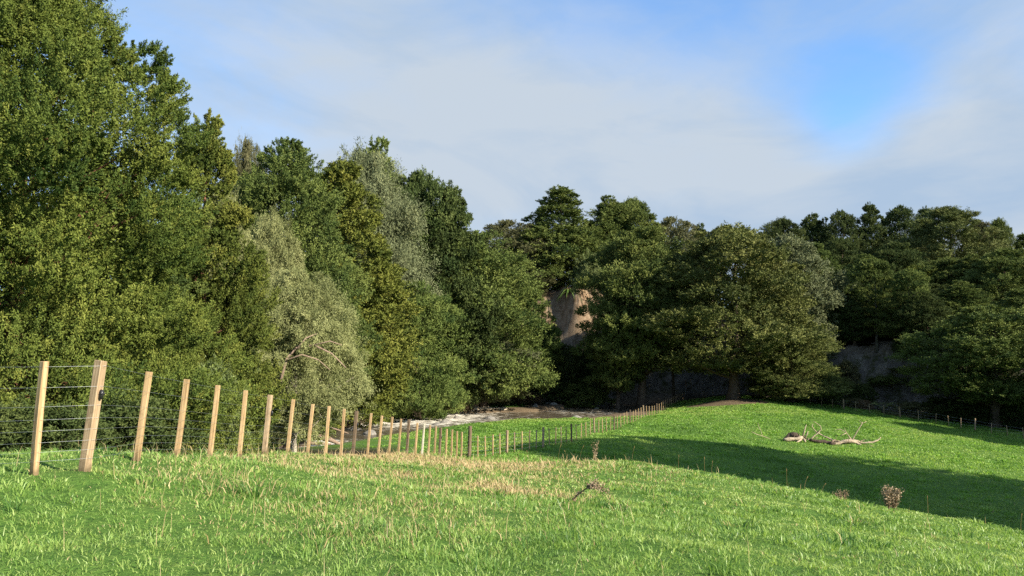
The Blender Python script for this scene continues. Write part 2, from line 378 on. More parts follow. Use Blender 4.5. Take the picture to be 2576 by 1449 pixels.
gry = t.ramp(st, [(.25, (.045, .042, .036)), (.5, (.12, .112, .098)), (.78, (.24, .22, .185))])
tan = t.mix(t.mrange(t.noise(.8, 5, .7, p), .50, .62), tan, (.13, .085, .05)); gry = t.mix(t.mrange(t.noise(.6, 5, .7, p), .52, .62), gry, (.05, .055, .026))
rk = t.mix(t.mrange(zz, 1.0, 6.0), gry, tan)
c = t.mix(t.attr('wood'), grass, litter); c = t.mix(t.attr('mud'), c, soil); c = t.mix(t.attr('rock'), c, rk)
hgt = t.math('ADD', t.math('MULTIPLY', n2, .7), t.math('MULTIPLY', n3, .3))
M['ground'] = t.out(t.bsdf(c, .95, .1, hgt, .9, .10))
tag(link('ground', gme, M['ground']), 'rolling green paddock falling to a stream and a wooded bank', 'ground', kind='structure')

# water
def strip(pts, hws, off, z, sub=6, across=14):
    P = np.array(pts); T = np.arange(len(P)); tt = np.linspace(0, len(P) - 1, (len(P) - 1) * sub * 2 + 1)
    cx = np.interp(tt, T, P[:, 0]); cy = np.interp(tt, T, P[:, 1]); hw = np.interp(tt, T, hws) + off
    ker = np.ones(9) / 9; pad = lambda a: np.convolve(np.pad(a, 4, 'edge'), ker, 'valid'); cx, cy = pad(cx), pad(cy)
    tx, ty = np.gradient(cx), np.gradient(cy); l = np.hypot(tx, ty); nxn, nyn = -ty / l, tx / l
    s = np.linspace(-1, 1, across)
    X = cx[:, None] + nxn[:, None] * hw[:, None] * s; Y = cy[:, None] + nyn[:, None] * hw[:, None] * s
    return X, Y, np.repeat(tt[:, None], across, 1), np.repeat(s[None], len(tt), 0)
X, Y, TT, S = strip(STREAM, SHW, 3.0, WATER, 14, 40)
rap = np.exp(-((TT - 6.2) / 1.6) ** 2) * (.65 + .35 * S) + .9 * np.exp(-((TT - 2.9) / .55) ** 2) + .35 * np.exp(-((TT - 9.3) / .7) ** 2)
bumpz = (vnoise(X, Y, .9, 31) - .5) * .30 * np.clip(rap, 0, 1) + (vnoise(X, Y, .45, 32) - .5) * .18 * np.clip(rap, 0.05, 1)
V = np.stack([X, Y, WATER + bumpz], -1).reshape(-1, 3); a, b = X.shape
ii = (np.arange(a - 1)[:, None] * b + np.arange(b - 1)[None]).ravel(); q = np.stack([ii, ii + b, ii + b + 1, ii + 1], 1)
wme = np_mesh('stream_water', V, q.ravel(), np.arange(len(q)) * 4, pattr={'rapid': rap.ravel()}, smooth=True)
t = MT('stream_water'); p = t.pos(); mp = t.n('ShaderNodeMapping', {'Vector': p, 'Rotation': (0, 0, -.55), 'Scale': (.55, 1.5, 1)}).outputs[0]
nf = t.noise(1.5, 8, .68, mp, .8); nr = t.noise(3.2, 5, .6, mp, .3)
foam = t.mrange(t.math('ADD', nf, t.math('MULTIPLY', t.attr('rapid'), .40)), .65, .79)
c = t.mix(foam, t.ramp(nr, [(.3, (.045, .042, .034)), (.7, (.120, .095, .058))]), (.72, .68, .58))
sh = t.n('ShaderNodeBsdfPrincipled', {'Base Color': c, 'Roughness': t.mrange(foam, 0, 1, .12, .8), 'Specular IOR Level': .5, 'IOR': 1.33})
bp = t.n('ShaderNodeBump', {'Height': t.math('ADD', nr, nf), 'Strength': .7, 'Distance': .12}); t.L.new(bp.outputs[0], sh.inputs['Normal'])
M['water'] = t.out(sh.outputs[0])
tag(link('water', wme, M['water']), 'shallow brown stream with white rapids below the fence', 'water', kind='structure')

# pale gravel spit at the far edge of the rapids
def mound(name, pts, wid, hgt, mat, seed, n=60, m=14):
    P = np.array(pts); T = np.linspace(0, len(P) - 1, n); cx = np.interp(T, range(len(P)), P[:, 0]); cy = np.interp(T, range(len(P)), P[:, 1])
    tx, ty = np.gradient(cx), np.gradient(cy); l = np.hypot(tx, ty); s = np.linspace(-1, 1, m)
    w = wid * np.sqrt(np.clip(1 - (2 * T / T[-1] - 1) ** 2, 0.02, 1))
    X = cx[:, None] - (ty / l)[:, None] * w[:, None] * s; Y = cy[:, None] + (tx / l)[:, None] * w[:, None] * s
    prof = (1 - s ** 2)[None] * np.sqrt(np.clip(1 - (2 * T / T[-1] - 1) ** 2, 0, 1))[:, None]
    Z = WATER - .25 + (hgt + .25) * prof * (.75 + .5 * vnoise(X, Y, .8, seed)) + .12 * (vnoise(X, Y, .3, seed + 1) - .5)
    V = np.stack([X, Y, Z], -1).reshape(-1, 3); ii = (np.arange(n - 1)[:, None] * m + np.arange(m - 1)[None]).ravel()
    q = np.stack([ii, ii + m, ii + m + 1, ii + 1], 1)
    return link(name, np_mesh(name, V, q.ravel(), np.arange(len(q)) * 4, smooth=True), mat)
t = MT('pale_gravel'); p = t.pos(); n1 = t.noise(6, 6, .7, p); n2 = t.noise(1.3, 3, .5, p)
M['gravel'] = t.out(t.bsdf(t.ramp(n1, [(.3, (.36, .29, .20)), (.55, (.58, .49, .36)), (.8, (.70, .62, .48))]), .9, .15, n1, 1.0, .12))
o = mound('gravel_bank', [at_z(u, v, WATER)[:2] for u, v in ((1135, 1042), (1180, 1037), (1240, 1034), (1300, 1035))], 2.0, .75, M['gravel'], 41)
tag(o, 'pale cream gravel spit along the far side of the rapids', 'gravel bank', kind='structure')

def stone_mesh(seed):
    import bmesh
    bm = bmesh.new(); bmesh.ops.create_icosphere(bm, subdivisions=3, radius=1.0); rg = np.random.RandomState(seed); ks = rg.normal(size=(7, 3)); ph = rg.rand(7) * 6
    for v in bm.verts:
        c = np.array(v.co); r = 1 + sum(.09 / (1 + .4 * i) * math.sin(2.2 * (ks[i] @ c) + ph[i]) for i in range(7)); v.co = Vector((c[0] * r, c[1] * r * .85, max(c[2], -.5) * r * .62))
    me = bpy.data.meshes.new('river_stone'); bm.to_mesh(me); bm.free(); me.polygons.foreach_set('use_smooth', [True] * len(me.polygons)); return me
t = MT('river_stone'); n1 = t.noise(3.5, 6, .65, t.obj()); M['stone'] = t.out(t.bsdf(t.ramp(n1, [(.3, (.10, .092, .08)), (.55, (.22, .205, .18)), (.8, (.36, .34, .30))]), .85, .25, n1, .9, .15))
SM = [stone_mesh(i) for i in range(3)]; rs_ = random.Random(4)
for i, (u, v) in enumerate(((1520, 1012), (1536, 1005), (1545, 1018), (1500, 1026), (1560, 1003), (1380, 1020), (1392, 1024), (1345, 1028), (1120, 1060), (1098, 1066), (1150, 1050), (890, 1078), (930, 1090), (1232, 1052), (1450, 1052), (1330, 1052))):
    q = at_z(u, v, WATER + .1); o = link('river_stone', SM[i % 3], M['stone']); k = rs_.uniform(.25, .75)
    o.location = (q[0], q[1], g1(q[0], q[1]) if g1(q[0], q[1]) > WATER else WATER - .05); o.rotation_euler = (0, 0, rs_.uniform(0, 6)); o.scale = (k, k, k * rs_.uniform(.7, 1.1))
    tag(o, 'grey weathered stone in the stream or on its muddy edge', 'stone', 'stones along the stream')

# ---------------------------------------------------------------- foliage
def leaf_mesh(name, P, D, Ln, Wd, tint, rng, face=None, loose=.42):
    n = len(P); r = rng.normal(size=(n, 3))
    if face is not None: r = norm(face) + r * loose
    nrm = norm(np.cross(D, r))
    mid = P + D * (Ln * .45)[:, None]; w = nrm * (Wd * .5)[:, None]
    V = np.stack([P, mid + w, P + D * Ln[:, None], mid - w], 1).reshape(-1, 3)
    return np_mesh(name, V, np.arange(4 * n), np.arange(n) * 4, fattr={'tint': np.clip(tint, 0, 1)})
PROF = {
    'cone': lambda t: np.interp(t, [0, .06, .2, .4, .6, .8, .93, 1], [.62, .9, 1.0, .90, .70, .45, .24, .07]),
    'dome': lambda t: np.interp(t, [0, .08, .25, .5, .7, .85, .95, 1], [.55, .85, 1.0, .98, .84, .62, .36, .1]),
    'round': lambda t: np.interp(t, [0, .1, .3, .55, .75, .9, 1], [.35, .7, .97, 1.0, .82, .52, .12]),
    'big': lambda t: np.interp(t, [0, .1, .25, .5, .72, .88, .95, 1], [.85, 1.0, 1.0, .90, .66, .36, .2, .04]),
    'column': lambda t: np.interp(t, [0, .1, .4, .7, .9, 1], [.7, .95, 1, .85, .5, .1]),
    'umbrella': lambda t: np.interp(t, [0, .15, .45, .7, .9, 1], [.3, .62, .95, 1.0, .7, .2]),
}
def make_crown(name, seed, H, R, zb, prof, ncl, rc, nl, ll, lw, flat=.55, droop=0., inner=.14, spray=1.0, ntf=10, ragged=.30, up=.3, fuzz=.22, lob=1.0, core=16000, csz=.026):
    """foliage pads (clumps) laid over an uneven crown; every pad is made of small sprays of leaves"""
    rng = np.random.RandomState(seed); pf = PROF[prof]
    t = []
    while len(t) < ncl:
        a = rng.rand(4 * ncl); t += list(a[rng.rand(4 * ncl) < pf(a) ** 1.1 + .04])
    t = np.sort(np.array(t[:ncl])); az = np.arange(ncl) * 2.39996 + rng.normal(size=ncl) * .35
    # big limbs push the outline out in lobes
    nlob = 26; la = rng.rand(nlob) * 6.283; lt_ = rng.rand(nlob); lam = rng.uniform(.10, .26, nlob) * lob
    dz = np.cos(az[:, None] - la[None]); g = np.exp(-((t[:, None] - lt_[None]) / .075) ** 2) * np.clip((dz - .55) / .45, 0, 1)
    lump = .80 + (g * lam[None]).sum(1).clip(0, .34) - ragged * rng.rand(ncl) ** 1.6
    isin = rng.rand(ncl) < inner
    rcs = rc * (.60 + .40 * pf(t)) * np.exp(rng.normal(size=ncl) * .28)
    rad = np.maximum(R * pf(t) * lump - rcs * .5, 0) * np.where(isin, rng.uniform(.25, .75, ncl), 1)
    z = zb + (H - zb) * t - rcs * flat * .5 * (t > .9)
    nlead = 6; tl = np.linspace(.82, .99, nlead); k_ = np.argsort(rng.rand(ncl))[:nlead]      # the leader keeps the top joined
    z[k_] = zb + (H - zb) * tl - .4; rad[k_] = R * pf(tl) * .35 * rng.rand(nlead); rcs[k_] = rc * (.62 + 1.4 * (1 - tl)); t = t.copy(); t[k_] = tl
    c = np.stack([rad * np.cos(az), rad * np.sin(az), z], 1)
    out = np.stack([np.cos(az), np.sin(az), .15 + 0 * az], 1)
    nt_ = ncl * ntf; ci = np.repeat(np.arange(ncl), ntf)
    d = norm(rng.normal(size=(nt_, 3)) + out[ci] * .6 + np.array([0, 0, .35]))
    tilt = rng.normal(size=ncl) * .25
    tp = c[ci] + d * np.array([1, 1, flat]) * (rcs[ci] * (.45 + .55 * rng.rand(nt_) ** .6))[:, None]
    tp[:, 2] += ((tp - c[ci]) * out[ci]).sum(1) * (-.12 - droop * .5 + tilt[ci])
    ax = norm(d * np.array([1, 1, .5]) + out[ci] * .55 + np.array([0, 0, up - droop]) + rng.normal(size=(nt_, 3)) * .25)
    ctint = rng.normal(size=ncl) * .18; ttint = ctint[ci] + rng.normal(size=nt_) * .10
    per = max(4, nl // nt_); li = np.repeat(np.arange(nt_), per); n = len(li)
    rt = (rcs[ci] * (.7 + .6 * rng.rand(nt_)))[li]
    s = rng.rand(n)
    og = rng.normal(size=(n, 3)) * np.array([1, 1, .8])
    P = tp[li] + ax[li] * (s * rt * .5 * spray)[:, None] + og * (rt * fuzz * (1.15 - .8 * s))[:, None]
    P[:, 2] -= droop * rt * s * .6
    D = norm(ax[li] * .75 + rng.normal(size=(n, 3)) * .6 + np.array([0, 0, -droop * .6]))
    Ln = ll * (.6 + .8 * rng.rand(n)); Wd = lw * (.7 + .6 * rng.rand(n))
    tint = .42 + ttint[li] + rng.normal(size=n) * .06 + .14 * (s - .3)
    # older foliage and dead twigs deep inside the crown
    tc_ = rng.rand(core) * .9; ac = rng.rand(core) * 6.283; rr_ = R * pf(tc_) * .64 * np.sqrt(rng.rand(core))
    Pc = np.stack([rr_ * np.cos(ac), rr_ * np.sin(ac), zb + (H - zb) * tc_], 1); Dc = norm(rng.normal(size=(core, 3)) * np.array([1, 1, .5]) + np.stack([np.cos(ac), np.sin(ac), 0 * ac], 1))
    P = np.concatenate([P, Pc]); D = np.concatenate([D, Dc]); Ln = np.concatenate([Ln, R * csz * (.6 + .8 * rng.rand(core))]); Wd = np.concatenate([Wd, R * csz * .6 * (.6 + .8 * rng.rand(core))])
    tint = np.concatenate([tint, .42 + .15 * rng.normal(size=core)])
    face = np.concatenate([d[li] * .8 + og * .35 + out[ci][li] * .3 + np.array([0, 0, .35]), Dc])
    return leaf_mesh(name, P, D, Ln, Wd, tint, rng, face), c, rcs, isin
def make_trunk(name, seed, H, zb, r0, c, isin, limbs=26, lean=.03, bare=0):
    rng = random.Random(seed); mb = MB(); pts = []; rad = []
    dx, dy = rng.uniform(-lean, lean), rng.uniform(-lean, lean); top = H * .9
    for i in range(11):
        k = i / 10; z = -0.6 + (top + .6) * k
        pts.append((dx * z + rng.uniform(-.05, .05) * r0 * 4 * (k > 0), dy * z + rng.uniform(-.05, .05) * r0 * 4 * (k > 0), z))
        rad.append(r0 * (1.0 - .93 * k) * (1.7 if i == 0 else 1.12 if i == 1 else 1))
    mb.tube(pts, rad, 10, wob=.10, rng=rng)
    order = list(range(len(c))); rng.shuffle(order)
    for j in order[:limbs]:
        e = Vector(c[j]); zs = max(zb * .55, e.z - .45 * math.hypot(e.x, e.y) - .3 * rng.random()); zs = min(zs, top * .93)
        k = (zs + .6) / (top + .6); b = Vector((dx * zs, dy * zs, zs)); r = r0 * (1 - .93 * k) * rng.uniform(.35, .6)
        m1 = b.lerp(e, .35) + Vector((rng.uniform(-.3, .3), rng.uniform(-.3, .3), -.05 * (e - b).length)); m2 = b.lerp(e, .7) + Vector((rng.uniform(-.3, .3), rng.uniform(-.3, .3), .05))
        mb.tube([b, m1, m2, e], [r, r * .7, r * .45, r * .15], 6, cap=False)
        for q in range(2):
            f = m2 + Vector((rng.uniform(-1, 1), rng.uniform(-1, 1), rng.uniform(-.3, .8))) * (.12 * H * .5)
            mb.tube([m1.lerp(m2, .6), m1.lerp(f, .6), f], [r * .4, r * .25, r * .06], 5, cap=False)
    return mb.mesh(name, True)
class Kind:
    def __init__(s, seed, H, R, zb, prof, ncl, rc, nl, ll, lw, r0, limbs=26, **kw):
        s.H, s.R = H, R; s.crown, c, rcs, isin = make_crown('crown', seed, H, R, zb, prof, ncl, rc, nl, ll, lw, **kw)
        s.trunk = make_trunk('trunk', seed + 500, H, zb, r0, c, isin, limbs)
FR = dict(fuzz=.075, spray=.85, up=.55, inner=.20)
K = {
    'near': Kind(1, 16.5, 7.2, .4, 'big', 330, 1.22, 1750000, .078, .034, .42, 40, ntf=40, flat=.52, spray=.75, ragged=.44, inner=.12, fuzz=.052, lob=1.6, up=.6, core=90000, csz=.017),
    'near2': Kind(2, 16, 4.8, .8, 'dome', 200, 1.10, 480000, .110, .050, .35, 30, ntf=34, flat=.55, spray=.8, ragged=.40, inner=.14, fuzz=.062, up=.6),
    'near3': Kind(3, 16, 4.8, .5, 'cone', 190, 1.10, 480000, .110, .050, .35, 30, ntf=34, flat=.5, spray=.8, ragged=.42, inner=.14, fuzz=.062, up=.6),
    'dome1': Kind(11, 22, 8.4, 3.4, 'dome', 200, 1.70, 200000, .26, .11, .55, 30, ntf=30, flat=.48, **FR),
    'dome2': Kind(12, 22, 8.4, 2.0, 'round', 200, 1.65, 200000, .26, .11, .55, 30, ntf=30, flat=.54, **FR),
    'dome3': Kind(13, 22, 8.4, 1.2, 'dome', 170, 1.95, 200000, .26, .11, .55, 30, ntf=34, flat=.40, ragged=.38, **FR),
    'layer': Kind(23, 22, 8.4, 4.8, 'dome', 160, 1.90, 190000, .26, .11, .55, 34, ntf=34, flat=.40, ragged=.40, **FR),
    'cone1': Kind(14, 22, 7.2, 1.0, 'cone', 220, 1.50, 190000, .26, .11, .45, 30, ntf=28, ragged=.32, flat=.5, **FR),
    'cone2': Kind(15, 22, 7.2, 1.4, 'cone', 200, 1.65, 190000, .26, .11, .45, 30, ntf=30, ragged=.34, flat=.46, **FR),
    'open': Kind(16, 22, 8.6, 7.0, 'umbrella', 100, 1.85, 120000, .26, .11, .40, 34, ntf=34, ragged=.42, flat=.36, core=5000, **FR),
    'slim': Kind(24, 22, 6.0, 11.0, 'umbrella', 60, 1.5, 70000, .26, .11, .42, 16, ntf=30, ragged=.45, flat=.40, core=2500, **FR),
    'wispy1': Kind(17, 14, 5.8, 3.2, 'round', 250, 1.0, 220000, .20, .05, .28, 60, droop=.5, flat=.75, spray=1.8, ragged=.36, fuzz=.28),
    'wispy2': Kind(18, 14, 5.8, 2.4, 'dome', 220, 1.05, 210000, .20, .05, .28, 60, droop=.4, flat=.75, spray=1.8, ragged=.40, fuzz=.28),
    'pine': Kind(19, 20, 6.2, 3.5, 'column', 120, 1.6, 110000, .34, .08, .42, 40, ntf=26, flat=.55, ragged=.34, up=.8, fuzz=.09, spray=.8),
    'shrub1': Kind(20, 4, 2.6, .05, 'round', 60, .66, 36000, .14, .06, .07, 20, ntf=24, ragged=.36, fuzz=.09, core=700, csz=.06),
    'shrub2': Kind(22, 4, 2.6, .05, 'dome', 60, .62, 30000, .16, .05, .07, 20, ragged=.45, droop=.3, flat=.7, fuzz=.30, core=500, csz=.06),
}
_rs = random.Random(77)
def tree(name, kind, mat, u, v_top, d, w, label, cat='tree', group=None, bark='bark', v_base=None, rz=None, x=None, y=None, h=None):
    k = K[kind]
    if x is None: x, y = (u - 1288) / F * d, d
    z = g1(x, y)
    if h is None: h = at(u, v_top, d)[2] - z
    wm = w / F * d / 2 * 1.22 if d else w
    o = empty(name, (x, y, z - .05), _rs.uniform(0, 6.28) if rz is None else rz)
    tag(o, label, cat, group)
    s = (wm / k.R, wm / k.R, h / k.H)
    o.scale = s
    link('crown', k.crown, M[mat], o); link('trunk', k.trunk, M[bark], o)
    return o
GB = 'trees along the near stream bank'; GC = 'trees across the stream'; GH = 'trees on the wooded hill'; GR = 'trees along the right edge of the paddock'
# --- left bank
tree('totara_tree', 'near', 'totara', 30, -165, 24, 850, 'largest and nearest conifer, bright yellow-green, filling the left edge behind the fence', group=GB, bark='red_bark', rz=.4)
tree('totara_tree', 'near3', 'totara', 508, 276, 36, 350, 'green conifer with a twiggy peak just right of the giant left conifer', group=GB, bark='red_bark')
tree('totara_tree', 'near2', 'green', 250, 420, 33, 430, 'green conifer mostly hidden behind the giant conifer at the left edge', group=GB)
tree('kanuka_tree', 'wispy1', 'dull', 612, 348, 68, 120, 'small dull olive treetop between two greener conifers near the left skyline', group=GB)
tree('totara_tree', 'near2', 'green', 712, 352, 60, 345, 'dark green conifer with a broad spiky top left of the yellow-olive conifer', group=GB)
tree('totara_tree', 'cone1', 'olive', 848, 408, 84, 350, 'tall cone-shaped yellow-olive conifer standing at the stream bend', group=GC, rz=2.0)
tree('willow_tree', 'wispy2', 'grey', 916, 378, 97, 255, 'grey-green wispy tree rising above the yellow-olive conifer', group=GC, bark='pale_bark')
tree('totara_tree', 'cone2', 'green', 945, 352, 104, 240, 'dark green conifer whose peak shows behind the grey-green wispy tree', group=GC)
pale = tree('kanuka_tree', 'wispy1', 'pale', 748, 675, 50, 255, 'pale straw-green drooping tree with bare limbs beyond the middle fence posts', group=GB, bark='pale_bark', rz=.9)
bpy.context.view_layer.update()
mb = MB(); inv = pale.matrix_world.inverted()
for pts, r in ((((705, 960), (722, 900), (745, 876), (790, 868), (835, 890), (870, 925)), .13), (((748, 876), (770, 850), (800, 838)), .06), (((722, 905), (760, 892), (800, 905), (830, 930)), .07), (((790, 868), (830, 858), (860, 868)), .05)):
    mb.tube([inv @ Vector(at(u, v, 46.2 + .3 * i)) for i, (u, v) in enumerate(pts)], [r * (1 - .8 * i / len(pts)) for i in range(len(pts))], 6)
mb.build('bare_limb', M['drift'], pale, True)
tree('kanuka_tree', 'wispy2', 'pale', 672, 540, 54, 190, 'pale straw-green upper crown leaning against the bright left conifer', group=GB, bark='pale_bark')
tree('kanuka_tree', 'wispy2', 'pale', 540, 468, 42, 190, 'pale feathery tuft of a tree poking out between the two left conifers', group=GB, bark='pale_bark')
tree('kanuka_tree', 'wispy1', 'bush', 575, 820, 38, 140, 'light green feathery tree low down behind the sixth fence post', group=GB, bark='pale_bark')
tree('willow_bush', 'shrub2', 'bush', 545, 905, 27, 150, 'light green bushy shrub right behind the fourth and fifth fence posts', 'bush', 'shrubs by the stream')
# --- centre
tree('totara_tree', 'dome1', 'dark', 1052, 440, 104, 230, 'narrow dark conifer with a ragged peak right of the grey-green wispy tree', group=GC)
tree('totara_tree', 'cone1', 'dark', 1132, 468, 103, 240, 'dark conifer with a sharp leading shoot at the middle skyline dip', group=GC)
tree('totara_tree', 'dome3', 'green', 1055, 712, 94, 200, 'low rounded grey-green tree right of the yellow-olive conifer, over the stream', group=GC)
tree('totara_tree', 'dome3', 'green', 1190, 588, 106, 300, 'broad layered green tree above the white rapids', group=GC, rz=1.2)
tree('totara_tree', 'dome1', 'green', 1275, 680, 112, 190, 'layered green tree just left of the bare earth cliff', group=GC)
tree('totara_tree', 'dome2', 'grey', 1215, 830, 106, 220, 'low grey-green tree hanging over the pale gravel spit', group=GC)
tree('kanuka_tree', 'dome2', 'dull', 1275, 556, 140, 200, 'dull brown-green rounded treetop left of the pointed hilltop conifer', group=GH)
tree('totara_tree', 'cone1', 'green', 1410, 470, 140, 240, 'pointed dark conifer on the hilltop above the bare earth cliff', group=GH)
tree('totara_tree', 'cone2', 'green', 1335, 600, 138, 130, 'small dark tree at the left foot of the pointed hilltop conifer', group=GH)
tree('totara_tree', 'cone2', 'green', 1535, 494, 144, 170, 'narrow hilltop conifer right of the pointed one', group=GH)
tree('totara_tree', 'dome1', 'green', 1594, 504, 146, 150, 'twin rounded hilltop tree right of the narrow hilltop conifer', group=GH)
tree('totara_tree', 'layer', 'green', 1612, 575, 112, 260, 'large layered green tree with dark trunk beside the top of the paddock fence', group=GC, rz=.3)
tree('totara_tree', 'layer', 'green', 1552, 770, 112, 130, 'smaller green tree leaning over the shaded stream right of the earth cliff', group=GC)
tree('kanuka_tree', 'dome2', 'dull', 1690, 548, 150, 150, 'dull olive treetop on the skyline between the fence-end tree and the big pasture tree', group=GH)
tree('totara_tree', 'cone2', 'dark', 1765, 562, 152, 90, 'small dark treetop on the skyline behind the big pasture tree', group=GH)
tree('totara_tree', 'open', 'green', 1692, 700, 118, 150, 'thin tree with a slender bent dark trunk at the far fence corner', group=GC)
tree('totara_tree', 'dome1', 'brolive', 1840, 574, 105, 345, 'biggest round pasture tree, brownish olive, with a thick trunk on bare earth', group=GC, rz=2.2)
tree('totara_tree', 'dome2', 'grey', 1985, 592, 113, 230, 'grey-green tall tree touching the right side of the big pasture tree', group=GC)
tree('totara_tree', 'dome3', 'brolive', 1985, 820, 104, 210, 'low olive skirt of foliage hanging to the fence right of the big pasture tree', group=GC)
# --- right hill
for (u, v, d, w, k, m, lab) in (
    (1975, 552, 156, 130, 'dome1', 'dark', 'leftmost dark round tree on the right hill skyline'),
    (2050, 538, 160, 130, 'cone2', 'dark', 'dark tree on the hill skyline, second from the left of the hilltop row'),
    (2125, 532, 158, 125, 'dome2', 'dark', 'dark hilltop tree near the left middle of the right hill'),
    (2200, 514, 158, 120, 'cone1', 'dark', 'dark hilltop tree with a spiky tip near the middle of the right hill'),
    (2275, 520, 160, 130, 'dome2', 'dark', 'dark rounded hilltop tree left of the lighter pine'),
    (2340, 524, 164, 110, 'cone1', 'dark', 'dark hilltop tree half hidden behind the lighter pine'),
    (2395, 524, 144, 215, 'pine', 'pine', 'lighter green broad pine crowning the right hill'),
    (2475, 560, 150, 110, 'dome1', 'dull', 'dull tree right of the broad hilltop pine'),
    (2524, 553, 156, 80, 'pine', 'green', 'slender pine standing alone with sky showing through at the right skyline'),
    (2588, 588, 150, 110, 'cone1', 'green', 'green treetop cut by the right edge at the skyline'),
    (2055, 612, 134, 150, 'cone1', 'green', 'green pointed tree below the hilltop row, beside the grey-green tree'),
    (2120, 600, 140, 130, 'dome2', 'dark', 'dark tree between the hilltop row and the green pointed tree'),
    (2185, 640, 128, 150, 'cone2', 'green', 'green peaked tree in the middle of the right wood, above the slender stems'),
    (2260, 612, 138, 140, 'dome1', 'dark', 'dark tree on the slope under the middle of the hilltop row'),
    (2310, 668, 126, 150, 'cone1', 'olive', 'yellowish peaked tree left of the middle of the right wood edge'),
    (2390, 650, 126, 160, 'dome1', 'green', 'rounded green tree below the broad hilltop pine'),
    (2450, 640, 122, 140, 'cone2', 'green', 'green tree on the slope right of the rounded green tree'),
    (2540, 628, 116, 190, 'dome1', 'green', 'tall green tree against the right edge below the slender pine'),
    (2100, 700, 122, 140, 'dome1', 'dark', 'shaded dark tree above the left end of the grey mudstone bank'),
    (2165, 712, 117, 120, 'layer', 'green', 'dark-stemmed tree above the middle of the grey bank'),
    (2225, 690, 118, 120, 'open', 'green', 'open tree on slender stems over the leafy shrub on the bank'),
    (2285, 730, 114, 120, 'layer', 'dark', 'dark tree right of the leafy shrub on the bank'),
    (2350, 715, 112, 140, 'dome1', 'dark', 'shaded dark tree over the dry scrub by the boundary fence'),
    (2420, 705, 108, 150, 'cone2', 'green', 'peaked green tree directly left of the spreading tree at lower right'),
    (2490, 770, 92, 300, 'layer', 'green', 'spreading tree with a dark trunk at the lower right corner of the wood'),
    (2600, 720, 98, 210, 'dome2', 'green', 'rounded tree cut by the right edge beside the spreading tree'),
    (2360, 850, 106, 120, 'dome2', 'dark', 'low dark bushy tree behind the boundary fence left of the spreading tree'),
    (2430, 880, 102, 110, 'dome1', 'dark', 'small shaded tree tucked behind the spreading tree trunk'),
    (2200, 868, 112, 70, 'dome3', 'green', 'small tree hanging over the middle of the grey mudstone bank')):
    tree('pine_tree' if k == 'pine' else 'totara_tree', k, m, u, v, d, w, lab, group=GH if d > 130 else GR)
# under the cliff and along the far bank
for (u, v, d, w, k, m, lab) in (
    (1415, 865, 119, 100, 'dome2', 'dark', 'low dark tree covering the foot of the bare earth cliff'), (1352, 800, 117, 110, 'dome1', 'green', 'low green tree left of the foot of the bare earth cliff'),
    (1485, 870, 120, 90, 'dome1', 'dark', 'low dark tree right of the foot of the earth cliff'), (1335, 650, 134, 90, 'dome1', 'dull', 'dull tree beside the top left of the earth cliff'),
    (1700, 640, 128, 150, 'dome2', 'green', 'green tree filling the gap left of the big pasture tree'), (1120, 600, 112, 200, 'cone1', 'green', 'green conifer below the sharp dark leading shoot'),
    (1010, 560, 100, 130, 'cone2', 'dark', 'dark tree in the gap right of the grey-green wispy tree')):
    tree('totara_tree', k, m, u, v, d, w, lab, group=GC)
# wood that continues behind and to the right of the picture; it throws the long shade across the paddock
SHADE = ((48, 37, 26, 6.0), (47, 29, 30, 7.0), (48, 21, 32, 7.5), (57, 16, 31, 8), (58, 27, 29, 7.5), (67, 20, 30, 8.0), (76, 66, 22, 7.5), (77, 77, 22, 7.0), (86, 70, 22, 7))
for i, (x, y, h, r) in enumerate(SHADE):
    tree('totara_tree', ('dome1', 'dome2', 'dome3')[i % 3], 'green', 0, 0, 0, r, 'tall evergreen just outside the right edge, known by its long shadow on the paddock', group='trees outside the right edge', x=x, y=y, h=h)

# ---------------------------------------------------------------- grass
def blades(name, x, y, h, w, lean, mat, tint, rng, label, cat, bend=.5, out=None):
    n = len(x); z = ground(x, y) - .015; az = rng.rand(n) * 2 * math.pi
    la = az + rng.normal(size=n) * .9
    if out is not None: la = np.arctan2(out[:, 1] + rng.normal(size=n) * .5, out[:, 0] + rng.normal(size=n) * .5)
    L = np.stack([np.cos(la), np.sin(la), 0 * la], 1) * (lean * h)[:, None]
    wv = np.stack([-np.sin(az), np.cos(az), 0 * az], 1) * (w * .5)[:, None]
    b = np.stack([x, y, z], 1); up = np.array([0, 0, 1.0])
    m = b + L * .30 + up * (h * .60)[:, None]; tp = b + L + up * (h * (1 - .35 * lean * bend))[:, None]
    V = np.stack([b - wv, b + wv, m + wv * .8, m - wv * .8, tp], 1).reshape(-1, 3)
    base = np.arange(n)[:, None] * 5
    loops = (base + np.array([0, 1, 2, 3, 3, 2, 4])[None]).ravel()
    starts = (np.arange(n)[:, None] * 7 + np.array([0, 4])[None]).ravel()
    me = np_mesh(name, V, loops, starts, fattr={'tint': np.repeat(np.clip(tint, 0, 1), 2)})
    return tag(link(name, me, mat), label, cat, kind='stuff')
rng = np.random.RandomState(5)
def sample_view(n, y0, y1, p, rng, wid=.72, pad=1.2):
    u = rng.rand(n); a = 2 - p; y = (y0 ** a + u * (y1 ** a - y0 ** a)) ** (1 / a)
    x = (rng.rand(n) * 2 - 1) * (wid * y + pad); return x, y
